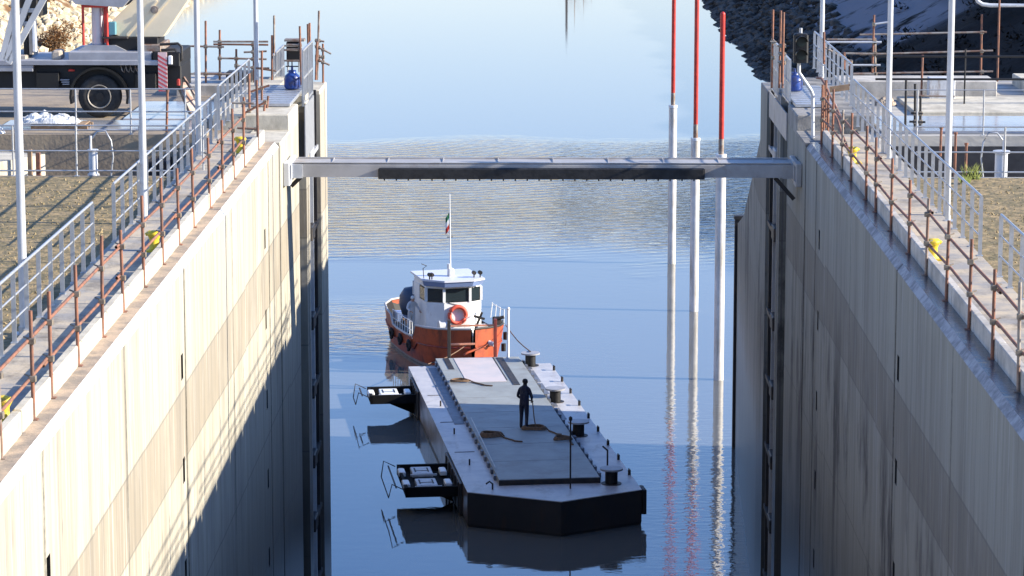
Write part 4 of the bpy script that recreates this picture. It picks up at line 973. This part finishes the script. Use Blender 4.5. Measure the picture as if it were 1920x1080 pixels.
# sloping white steel gangway / mast frame beside the nearest lamp pole
def sloping_frame():
    t = thing('sloping_steel_frame', 'white steel ladder like frame sloping up from the nearest lamp pole', 'steel frame', (-8.0, 45.5, 15.5))
    Y = 45.5
    pts = [((4,112),(36,-20)),((12,112),(62,-20)),((16,118),(92,-20))]
    b = Vector((-8.0, Y, 15.5))
    for (a, c) in pts:
        m_ = MB(); m_.bar(at(*a, y=Y)-b, at(*c, y=Y)-b, .09, .09); m_.build('side_bar', M['white_steel'], t)
    for v in (95, 70, 45, 20, -5):
        f = (112-v)/132; m_ = MB(); m_.bar(at(4+32*f, v, y=Y)-b+Vector((0,.05,0)), at(16+76*f, v, y=Y)-b+Vector((0,.05,0)), .05, .06); m_.build('rung', M['white_steel'], t)
sloping_frame()

# crumpled sheeting on a pallet, a white sack
def lump(name, c, rx, ry, h, m, label, cat, seed, folds=.12):
    from mathutils import noise
    mb = MB(); nx, ny = 34, 20; vs = []
    for j in range(ny+1):
        for i in range(nx+1):
            a, b = i/nx*2-1, j/ny*2-1; e = max(0, 1-(abs(a)**2.2+abs(b)**2.2)); 
            n = noise.turbulence(Vector((a*1.6+seed, b*1.6, 0)), 3, False, noise_basis='VORONOI_F2F1')
            vs.append((a*rx, b*ry, h*(e**.5)*(.75+folds*2*(n-.4)) ))
    mb.add(vs, [(j*(nx+1)+i, j*(nx+1)+i+1, (j+1)*(nx+1)+i+1, (j+1)*(nx+1)+i) for j in range(ny) for i in range(nx)])
    n0 = len(vs); mb.add([(-rx,-ry,-.02),(rx,-ry,-.02),(rx,ry,-.02),(-rx,ry,-.02)], [(0,3,2,1)])
    o = mb.build(name, m); o.location = c; return tag(o, label, cat)
lump('crumpled_sheeting', (-12.35, 72.0, 15.66), .78, .45, .42, M['tarp'], 'crumpled pale plastic sheeting on a pallet before the crane wheel', 'sheeting', 2)
pt = thing('pallet', 'wooden pallet under the crumpled pale sheeting', 'pallet', (-12.1, 72.0, 15.5))
for k in range(5): m_ = MB(); m_.bev(-.62+k*.28,-.42+k*.28,-.5,.5,.11,.135,.004); m_.build('board', M['wood'], pt)
for y in (-.45, 0, .4): m_ = MB(); m_.bev(-.62,.78,y,y+.08,0,.11,.005); m_.build('bearer', M['wood'], pt)
lump('white_sack', (-13.45, 70.9, 15.5), .22, .2, .34, M['tarp'], 'white sack on the quay edge at the left photo edge', 'sack', 7)

# ------------------------------------------------------------------ pits and the fences round them
def fence(xa, xb, y, z, label, rails=(1.1,.55,.12), sp=1.37, mt='galv', group='galvanised pit fences', r_=.018, h=1.1, off=0.):
    t = thing('pit_fence', label, 'fence', (xa, y, z), 0, group); n = int((xb-xa)/sp)
    for i in range(n+1):
        m_ = MB(); m_.tube((off+i*sp,0,0),(off+i*sp,0,h),.022,8); m_.box(off+i*sp-.05,off+i*sp+.05,-.05,.05,0,.015); m_.build('post', M[mt], t)
    for q in rails: m_ = MB(); m_.tube((0,0,q),(xb-xa,0,q),r_,8); m_.build('rail', M[mt], t)
fence(-22.1, -8.0, 62.8, 15.48, 'galvanised pit fence at the edge of the rough lawn on the crane side', off=.95)
fence(-22.3, -8.6, 70.7, 15.5, 'galvanised pit fence in front of the crane wheel', rails=(1.1,.55,.1), sp=1.33, off=.2)
fence(7.9, 22, 62.8, 15.48, 'galvanised pit fence at the edge of the lawn on the shaded side', sp=2.4, off=1.9)
fence(8.3, 22, 70.7, 15.5, 'thin galvanised pit fence before the pale slabs', rails=(1.1,.1), sp=1.6, off=.6, r_=.012)
fence(8.6, 24, 77.2, 15.5, 'black pipe fence across the pale slabs', rails=(1.35,.75), sp=2.05, mt='black', group='black pipe fences', r_=.03, h=1.55, off=.3)
# pit furniture
def standpipe(x, y, label):
    s = 1 if x < 0 else -1
    t = thing('standpipe', label, 'pipe', (x, y, 12.4), 0, 'white standpipes in the pits')
    m_ = MB(); m_.tube((0,0,0),(0,0,3.45),.10 if x < 0 else .14,16); m_.tube((0,0,2.9),(0,0,2.96),.13,16); m_.tube((0,0,3.45),(0,0,3.5),.12 if x<0 else .19,16); m_.build('pipe', M['offwhite'], t)
    m_ = MB(); m_.tube((-.05*s,0,3.5),(-.05*s,0,3.8),.03,8); m_.build('vent', M['offwhite'], t)
    m_ = MB(); m_.sweep([(0,-.1,3.75),(.12*s,-.1,3.9),(.3*s,-.1,3.92),(.42*s,-.1,3.7),(.46*s,-.1,3.35),(.4*s,-.1,2.9)], .018, 8); m_.build('hoop', M['galv'], t)
standpipe(-10.05, 64.2, 'white standpipe with curved hose in the crane side pit')
standpipe(9.95, 64.2, 'grey standpipe with round cap in the dark pit')
m_ = MB(); m_.prism([(-15.5,66.6),(-12.9,65.6),(-11.75,67.9),(-14.9,69.4)], 'z', 12.4, 15.35); tag(m_.build('sun_patch_block', M['conc_pale']), 'cream block turned to the sun, standing for sunlight on the crane side pit wall', 'concrete block')  # block turned to the sun, stands for sunlight on the pit wall
m_ = MB(); m_.bev(-9.6,-9.1,69.4,70.4,12.4,15.0,.02); tag(m_.build('steel_cabinet', M['dark_steel']), 'dark steel cabinet against the pit wall on the crane side', 'cabinet')
for x0, x1, y, z, r_, mm, lb in ((-13.4,-8.5,66.5,14.25,.05,'rust','long rusty pipe running across the crane side pit'),(-12.6,-8.2,68.8,13.6,.08,'tube','grey pipe low in the crane side pit'),(8.4,14,66.4,14.0,.09,'dark_steel','thick dark pipe across the shaded pit'),(8.4,14,68.2,13.4,.09,'dark_steel','second dark pipe deeper in the shaded pit')):
    m_ = MB(); m_.tube((x0,y,z),(x1,y,z),r_,12)
    for k in range(4): m_.tube((x0+.6+k*1.2,y,z),(x0+.68+k*1.2,y,z),r_*1.5,12)
    tag(m_.build('pit_pipe', M[mm]), lb, 'pipe')
for x, y, h, mm, lb in ((-11.75,65.9,3.3,'wood','brown timber post leaning in the crane side pit'),(-11.6,66.1,3.2,'rust','rusty stake beside the timber post in the pit')):
    m_ = MB(); m_.bev(x-.05,x+.05,y-.05,y+.05,12.4,12.4+h,.01); tag(m_.build('stake', M[mm]), lb, 'stake')

# slabs, kerbs and boxes on the quays
def slab(x0, x1, y0, y1, z0, z1, m, label, name='concrete_slab', cat='slab', group=None):
    m_ = MB(); m_.bev(x0,x1,y0,y1,z0,z1,.02); return tag(m_.build(name, M[m]), label, cat, group)
slab(8.1,22,70.95,74.6,15.5,15.56,'shade_wet_slab','wide wet slab, its blue standing for shade, just behind the dark pit')
slab(9.4,24,75.2,79.2,15.5,15.60,'conc_pale','bright pale slab behind the black pipe fence')
slab(7.9,12.2,79.8,81.5,15.5,15.95,'conc','low concrete upstand behind the pale slab')
slab(13.2,15.6,80.5,83.6,15.5,15.82,'conc_pale','pale slab heap far back near the brown bank')
slab(15.9,26,80.0,84.0,15.5,15.85,'ledge','sandy heap at the far right of the quay')
slab(10.2,10.9,78.6,79.1,15.6,16.15,'offwhite','small pale cabinet by the twin dark posts','cabinet','cabinet')
slab(-13.6,-8.6,71.6,73.6,15.5,15.53,'shade_wet_slab','wet slab toned lavender for shade under the crane truck tail')
slab(-10.8,-8.3,73.9,78.2,15.5,15.54,'shade_wet_slab','wet slab in the same shade tone beyond the crane truck tail')
slab(-10.2,-8.4,80.0,84.0,15.5,15.8,'conc','low rubble coloured slab at the far end of the crane quay')
slab(-8.9,-8.2,80.6,81.3,15.8,16.1,'dark_steel','dark crate on the low far slab','crate','crate')
lump('sand_bag', (8.95, 77.9, 15.5), .3, .25, .42, M['ledge'], 'tan sand bag behind the galvanised railing', 'sand bag', 4)

# ------------------------------------------------------------------ scaffold tubes at the lock heads
def scaffold(name_label, Y, verts, horiz, b, group=None, mt='rust', mt2='tube'):
    t = thing('tube_scaffolding', name_label, 'scaffold', b, 0, group); b = Vector(b)
    for i, e in enumerate(verts):
        u0, v0, u1, v1 = e[:4]; y = e[4] if len(e) > 4 else Y; mm = e[5] if len(e) > 5 else mt
        m_ = MB(); p0, p1 = at(u0,v0,y=y), at(u1,v1,y=y); m_.tube(p0-b, p1-b, .030, 8); m_.build('upright_tube', M[mm], t)
    for i, e in enumerate(horiz):
        u0, v0, u1, v1 = e[:4]; y = e[4] if len(e) > 4 else Y; mm = e[5] if len(e) > 5 else mt2
        m_ = MB(); p0, p1 = at(u0,v0,y=y-.07), at(u1,v1,y=y-.07); m_.tube(p0-b, p1-b, .027, 8); o = m_.build('cross_tube', M[mm], t)
        # couplers where it meets uprights
        for w_ in verts:
            um = w_[0]
            if min(u0,u1)-3 <= um <= max(u0,u1)+3 and abs((w_[4] if len(w_) > 4 else Y)-y) < 1.5:
                vv = v0+(v1-v0)*(um-u0)/(u1-u0+1e-6)
                if min(w_[1],w_[3])-4 <= vv <= max(w_[1],w_[3])+4:
                    c = at(um, vv, y=y-.03)-b; k = MB(); k.bev(c.x-.05,c.x+.05,c.y-.06,c.y+.05,c.z-.05,c.z+.05,.012); k.build('coupler', M['clamp'], o)
scaffold('tall open scaffold frame against the water beside the crane truck tail', 80.5,
    [(412,56,412,150),(385.5,39,386,155),(443,92,443,150),(474.5,83,477,160)],
    [(338,86,420,88),(400,78,503,78),(400,83,503,84,80.5,'rust'),(408,109,500,111),(338,138,444,139),(445,123,518,133),(457,98,500,96)], (-10.2, 80.5, 15.5))
scaffold('dense rusty scaffold tangle at the head of the sunlit walkway', 74.5,
    [(491,95,491,205,74.5),(467,138,468,232,72.5),(457,182,458,242,70.5),(481,150,484,285,67.6),(514,29,514,100,79.5,'tube'),(510,66,510,150,79.5),(503,180,499,215,73.5),(497,188,494,222,72.8)],
    [(435,193,476,194,70.4),(445,240,482,242,68.3),(455,214,500,190,72,'rust'),(480,128,505,128,77),(470,172,505,160,74,'rust')], (-7.6, 72, 15.5))
scaffold('tall rusty tube pair and braces on the sunlit wall end', 82.5,
    [(562,49,565,160,80.5),(577,45,579,150,81.),(580.5,43,582,190,80.7),(598,20,595,150,83.6,'tube'),(605.5,82,606,165,83.9),(594,78,592,150,83.2)],
    [(590,75,608,78,83.8),(590,85,621,101,83.4),(591,105,606,107,83.8),(591,110,618,122,83.4),(538,84,562,84,80.8),(538,93,566,92,80.8)], (-6.6, 82, 15.5))
scaffold('rusty tube pair standing on the shaded wall end', 80.,
    [(1449.5,18,1447,165,79.),(1464,20,1461,165,74.8),(1469.5,23,1467,165,74.6),(1545,60,1545,120,76)],
    [(1444,78,1456,79,79),(1458,86,1474,85,74.7),(1446,108,1452,108,79),(1459,100,1474,102,74.7),(1458,116,1472,118,74.7)], (6.6, 78, 15.5))
scaffold('open scaffold frame before the dark bank near the thick lamp pole', 83.,
    [(1639,28,1635,152,83),(1641,80,1641,150,83.8,'tube'),(1583,98,1583,130,79),(1595,115,1595,150,78)],
    [(1550,79,1653,79,83,'white_steel'),(1550,74,1640,74,83.6),(1586,100,1652,101,83),(1588,122,1651,122,83,'white_steel'),(1600,139,1640,139,83),(1640,45,1668,41,83,'white_steel'),(1545,88,1592,114,78.5),(1560,165,1600,158,74)], (8.8, 82, 15.5))
scaffold('wide scaffold guard of three long rails before the dark bank', 84.2,
    [(1841,27,1839,143),(1874,0,1870,153,83.2),(1666,40,1664,145,84.3)],
    [(1612,65,1850,60),(1612,102,1862,95),(1600,138,1862,134)], (14.5, 84.2, 15.5))
scaffold('dark twin posts and rusty uprights between the pale slabs', 72.5,
    [(1730,103,1727,190,79),(1699,150,1697,258,72.3,'dark_steel'),(1716,157,1715,262,72.3,'black'),(1726,180,1725,263,72.3,'black')],
    [(1700,179,1790,181,76,'tube'),(1708,212,1730,213,72.2,'black'),(1705,228,1735,229,72.2,'black')], (9.0, 74, 15.5), mt2='black')
for u, v0, v1, y, lb in ((1763,242,285,69,'short red stake in the dark pit beside the thick lamp pole'),(1790,252,325,67,'red stake leaning in the middle of the dark pit'),(1810,272,335,66,'red stake with pale cap in the dark pit'),(312,172,260,71.2,'rusty scaffold upright before the crane tail')):
    m_ = MB(); p0, p1 = at(u+2,v0,y=y), at(u,v1+8,y=y); m_.tube(p0,p1,.03,8); m_.tube(p0,p0+Vector((0,0,.05)),.045,8); tag(m_.build('stake', M['rust']), lb, 'stake')
# curled hook tube and timber at the head of the shaded rail
t_ = thing('bent_tube_rail', 'bent rusty tube rail curling at the head of the shaded walkway', 'tube rail', (6.6,69,15.5)); b = Vector((6.6,69,15.5))
m_ = MB(); m_.sweep([at(u,v,y=y)-b for u,v,y in ((1532,146,72.5),(1540,147,72),(1548,160,71),(1556,180,70),(1565,196,69),(1574,215,67.5),(1582,240,66))], .03, 8); m_.build('tube', M['rust'], t_)
m_ = MB(); m_.sweep([at(u,v,y=y)-b for u,v,y in ((1550,205,70),(1562,210,69),(1571,226,68),(1578,250,66.5),(1590,278,64.8))], .03, 8); m_.build('tube', M['rust'], t_)
for u, v0, v1, y in ((1545,160,262,70),(1553,178,262,69.3),(1549,150,240,70.6)): m_ = MB(); m_.tube(at(u,v0,y=y)-b, at(u-1,v1,y=y)-b, .03, 8); m_.build('upright', M['rust'], t_)
m_ = MB(); m_.bar(at(1556,168,y=71)-b, at(1592,163,y=71)-b, .06, .14); m_.build('timber', M['wood'], t_)
# dark box on a frame (the back of a signal) and its stand
def dark_box():
    t = thing('signal_box', 'dark box with cross bars on a frame above the blue bottle, sunlit side', 'signal box', (-6.9,81.8,15.98)); b = Vector((-6.9,81.8,15.98))
    a, c = at(537,116,y=81.8)-b, at(563,78,y=81.8)-b
    m_ = MB(); m_.bev(a.x,c.x,0,.3,a.z,c.z,.03); m_.build('box', M['dark'], t)
    m_ = MB(); m_.bev(a.x-.05,c.x+.12,-.05,.35,c.z+.005,c.z+.07,.01); m_.build('roof_plate', M['tube'], t)
    for v in (86, 94, 114): q = at(540,v,y=81.7)-b; m_ = MB(); m_.bar((a.x-.05,-.06,q.z),(c.x+.05,-.06,q.z),.04,.05); m_.build('cross_bar', M['tube'], t)
    for x in (a.x+.03, c.x-.05): m_ = MB(); m_.tube((x,.15,0),(x,.15,a.z),.03,8); m_.build('leg', M['galv'], t)
dark_box()
def bottle(x, y, z, label, cross):
    t = thing('gas_bottle', label, 'gas bottle', (x,y,z), 0, 'blue gas bottles on the lock heads')
    m_ = MB(); m_.lathe((0,0,0),[(.12,0),(.19,.02),(.215,.08),(.215,.27),(.19,.36),(.12,.42),(.06,.45),(.05,.47)],24); m_.build('bottle_body', M['blue'], t)
    m_ = MB(); m_.lathe((0,0,.40),[(.10,0),(.105,.1),(.085,.1),(.08,0)],18); m_.tube((0,0,.44),(0,0,.6),.03,8); m_.build('collar', M['blue'], t)
    if cross: m_ = MB(); m_.bar((-.17,0,.60),(.17,0,.60),.03,.03); m_.bar((0,0,.55),(0,0,.72),.03,.03); m_.build('valve_handle', M['dark_steel'], t)
bottle(-6.78, 77.3, 15.96, 'blue gas bottle with dark cross valve on the sunlit head', True)
bottle(6.45, 76.9, 15.96, 'blue gas bottle behind the signal light on the shaded head', False)
def signal():
    Y = 70.5; b = Vector((6.15, Y, 15.5)); t = thing('signal_light', 'black two lamp signal light on a bent white pole', 'signal light', b)
    pts = [at(u,v,y=Y)-b for u, v in ((1524,272),(1524,178),(1521,170),(1502,142),(1498,136),(1498,116))]
    m_ = MB(); m_.sweep(pts, .045, 10); m_.build('pole', M['white_steel'], t)
    p = pts[0]; m_ = MB(); m_.lathe((p.x,p.y,p.z-.06),[(.13,0),(.13,.02),(.06,.04),(.055,.2)],12); m_.build('foot', M['white_steel'], t)
    a, c = at(1487,117,y=Y)-b, at(1515,62,y=Y)-b
    m_ = MB(); m_.bev(a.x,c.x,-.2,.1,a.z,c.z,.04); h = m_.build('housing', M['black'], t)
    m_ = MB(); cx = (a.x+c.x)/2; m_.tube((cx,0,c.z),(cx,0,c.z+.12),.04,8); m_.build('top_stub', M['galv'], h)
    for f in (.27, .72):
        z = a.z+(c.z-a.z)*f
        m_ = MB(); m_.tube((cx,-.203,z),(cx,-.23,z),.115,20); m_.build('lens', M['lens'], h)
        m_ = MB(); n = 14; vs = []
        for i in range(n+1):
            an = math.pi*i/n
            for r2, yy in ((.13,-.2),(.13,-.42),(.142,-.42),(.142,-.2)): vs.append((cx+r2*math.cos(an), yy, z+.01+r2*math.sin(an)))
        m_.add(vs, [(i*4+k, i*4+(k+1)%4, i*4+4+(k+1)%4, i*4+4+k) for i in range(n) for k in range(4)]); m_.build('lamp_hood', M['guard'], h)
M['lens'] = mat('unlit_green_lens', (.003,.012,.01), .5)
signal()
# white pipe bent round above the shaded quay
t_ = MB(); Y = 84; t_.sweep([at(u,v,y=Y) for u,v in ((1828,-8),(1834,3),(1842,8),(1856,10),(1960,10))]+[Vector((17.5,84,22.5)),Vector((17.9,84,22)),Vector((18,84,15.5))], .06, 10)
tag(t_.build('bent_white_pipe', M['white_steel']), 'bent white pipe crossing the top corner above the dark bank', 'pipe')

# ------------------------------------------------------------------ banks: riprap, scrub, bushes
def rocks(name, n, fn, m, label):
    r_ = random.Random(21); mb = MB()
    for i in range(n):
        x, y, z, s = fn(r_); 
        vs = [(x+s*r_.uniform(.6,1.1)*math.cos(a)*math.cos(b_), y+s*1.2*r_.uniform(.6,1.1)*math.sin(a)*math.cos(b_), z+s*.8*math.sin(b_)) for b_ in (-.5,.45) for a in [k*math.pi/3+r_.random()*.5 for k in range(6)]]+[(x,y,z+s*.75)]
        mb.add(vs, [tuple(range(5,-1,-1))]+[(k,(k+1)%6,6+(k+1)%6,6+k) for k in range(6)]+[(6+k,6+(k+1)%6,12) for k in range(6)])
    tag(mb.build(name, m), label, 'rocks', kind='stuff')
def rr_(r_):
    y = r_.uniform(190, 400); x = 19+1.2*hnoise(3, y*2)+r_.random()**1.6*8-.6; return x, y, max(ground_z(x,y), -.2), r_.uniform(.25,.75)
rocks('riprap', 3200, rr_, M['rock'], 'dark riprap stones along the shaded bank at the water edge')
def rl_(r_):
    y = r_.uniform(230, 420); x = -43-2*hnoise(9,y)-r_.random()*14+.5; return x, y, max(ground_z(x,y), -.2), r_.uniform(.2,.7)
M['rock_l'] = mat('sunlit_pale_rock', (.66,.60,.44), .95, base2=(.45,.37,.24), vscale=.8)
rocks('bank_rocks', 1800, rl_, M['rock_l'], 'pale sunlit rocks on the bank behind the crane')
def leaves(mb, c, rx, ry, rz, n, s, r_):
    for i in range(n):
        while True:
            p = Vector((r_.uniform(-1,1), r_.uniform(-1,1), r_.uniform(-1,1)))
            if p.length < 1: break
        p = Vector((p.x*rx, p.y*ry, p.z*rz))+c; a = Vector((r_.uniform(-1,1), r_.uniform(-1,1), r_.uniform(-.2,1))).normalized()*s*r_.uniform(.5,1.4); b_ = frame(a)[0]*s*.35
        mb.add([p-b_, p+b_, p+a], [(0,1,2)])
def scrub():
    r_ = random.Random(9); mb = MB()
    for k in range(900):
        y = r_.uniform(185, 420); x = 21+r_.random()**.8*42
        if 235 < y < 305 and 21 < x < 33 and r_.random() < .85: continue
        z = ground_z(x, y); s = r_.uniform(.5, 1.5)
        leaves(mb, Vector((x,y,z+s*.4)), s*1.2, s*1.6, s*.7, 26, .42, r_)
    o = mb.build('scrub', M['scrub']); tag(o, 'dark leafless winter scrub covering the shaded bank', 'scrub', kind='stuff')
M['scrub'] = mat('dark_winter_scrub', (.03,.024,.018), .95, base2=(.012,.01,.008), vscale=.25, spec=.1)
M['bush'] = mat('brown_bush', (.34,.17,.06), .9, base2=(.20,.11,.05), vscale=.6)
scrub()
def bush(c, s, n, label, m):
    r_ = random.Random(int(s*10)); t = thing('bush', label, 'bush', c, 0, 'brown bushes on the sunlit bank')
    mb = MB()
    for k in range(9): leaves(mb, Vector((r_.uniform(-s,s)*.7, r_.uniform(-s,s)*.5, s*r_.uniform(.3,1.0))), s*.5, s*.5, s*.45, n//9, .32, r_)
    mb.build('foliage', m, t)
    st = MB()
    for k in range(14): a = r_.random()*6.28; st.tube((0,0,0),(math.cos(a)*s*.6,math.sin(a)*s*.5,s*r_.uniform(.8,1.3)),.05,5,.01)
    st.build('stems', M['wood'], t)
for u, v, y, s, lb in ((102,75,268,2.3,'large rusty brown bush on the pale bank behind the crane'),(86,50,285,1.8,'upper brown bush on the pale bank'),(135,80,262,1.3,'small brown bush beside the red frame'),(140,38,300,1.5,'small brown bush higher on the pale bank')):
    p = at(u, v, y=y); p.z = ground_z(p.x, y)-.3; bush(p, s, 1500, lb, M['bush'])
# small plants at the lawn edges
def tuft(c, s, label):
    r_ = random.Random(int(abs(c[0]*100))); mb = MB()
    for k in range(60): a = r_.random()*6.28; l = s*r_.uniform(.5,1.); p = Vector((r_.uniform(-s,s)*.4, r_.uniform(-s,s)*.3, 0)); d = Vector((math.cos(a)*.5*l, math.sin(a)*.5*l, l)); w_ = Vector((.012,.012,0)); mb.add([p-w_,p+w_,p+d],[(0,1,2)])
    o = mb.build('weed', M['weed']); o.location = c; tag(o, label, 'weed')
M['weed'] = mat('yellow_green_weed', (.20,.24,.05), .9, var=.4, vscale=9)
tuft((9.05,62.4,15.5), .38, 'yellow green weed at the lawn edge before the dark pit'); tuft((8.8,61.6,15.5), .22, 'small weed just in front of the larger one by the pit')

# ------------------------------------------------------------------ things on the far shore, seen only mirrored in the water
def far_pole():
    x, y = at(1063, 30, z=0).x*1.0, 560; x = (1063-1030)/5500*560
    t = thing('navigation_mast', 'far mast on the opposite shore mirrored near the photo top', 'mast', (x, y, 0))
    m_ = MB(); m_.tube((0,0,0),(0,0,21.2),.28,8,.2); m_.build('pole', M['dark_steel'], t)
    m_ = MB(); m_.bar((0,0,13.2),(2.,0,13.2),.3,.3); m_.build('arm', M['dark_steel'], t)
far_pole()
def far_tree(x, y, H, label):
    r_ = random.Random(int(H*7)); t = thing('bare_tree', label, 'tree', (x,y,0), 0, 'bare trees on the far shore')
    m_ = MB(); m_.tube((0,0,0),(0,0,H),.22,6,.03); m_.build('trunk', M['wood'], t)
    m_ = MB()
    for k in range(16): a = r_.random()*6.28; z = H*r_.uniform(.35,.85); l = (H-z)*.55; m_.tube((0,0,z),(math.cos(a)*l*.6,math.sin(a)*l*.6,z+l),.06,4,.01)
    m_.build('branches', M['wood'], t)
far_tree(4.9, 560, 18.6, 'taller bare tree on the far shore'); far_tree(6.6, 562, 16.4, 'shorter bare tree on the far shore'); far_tree(8.2, 566, 14.6, 'smallest bare tree on the far shore')
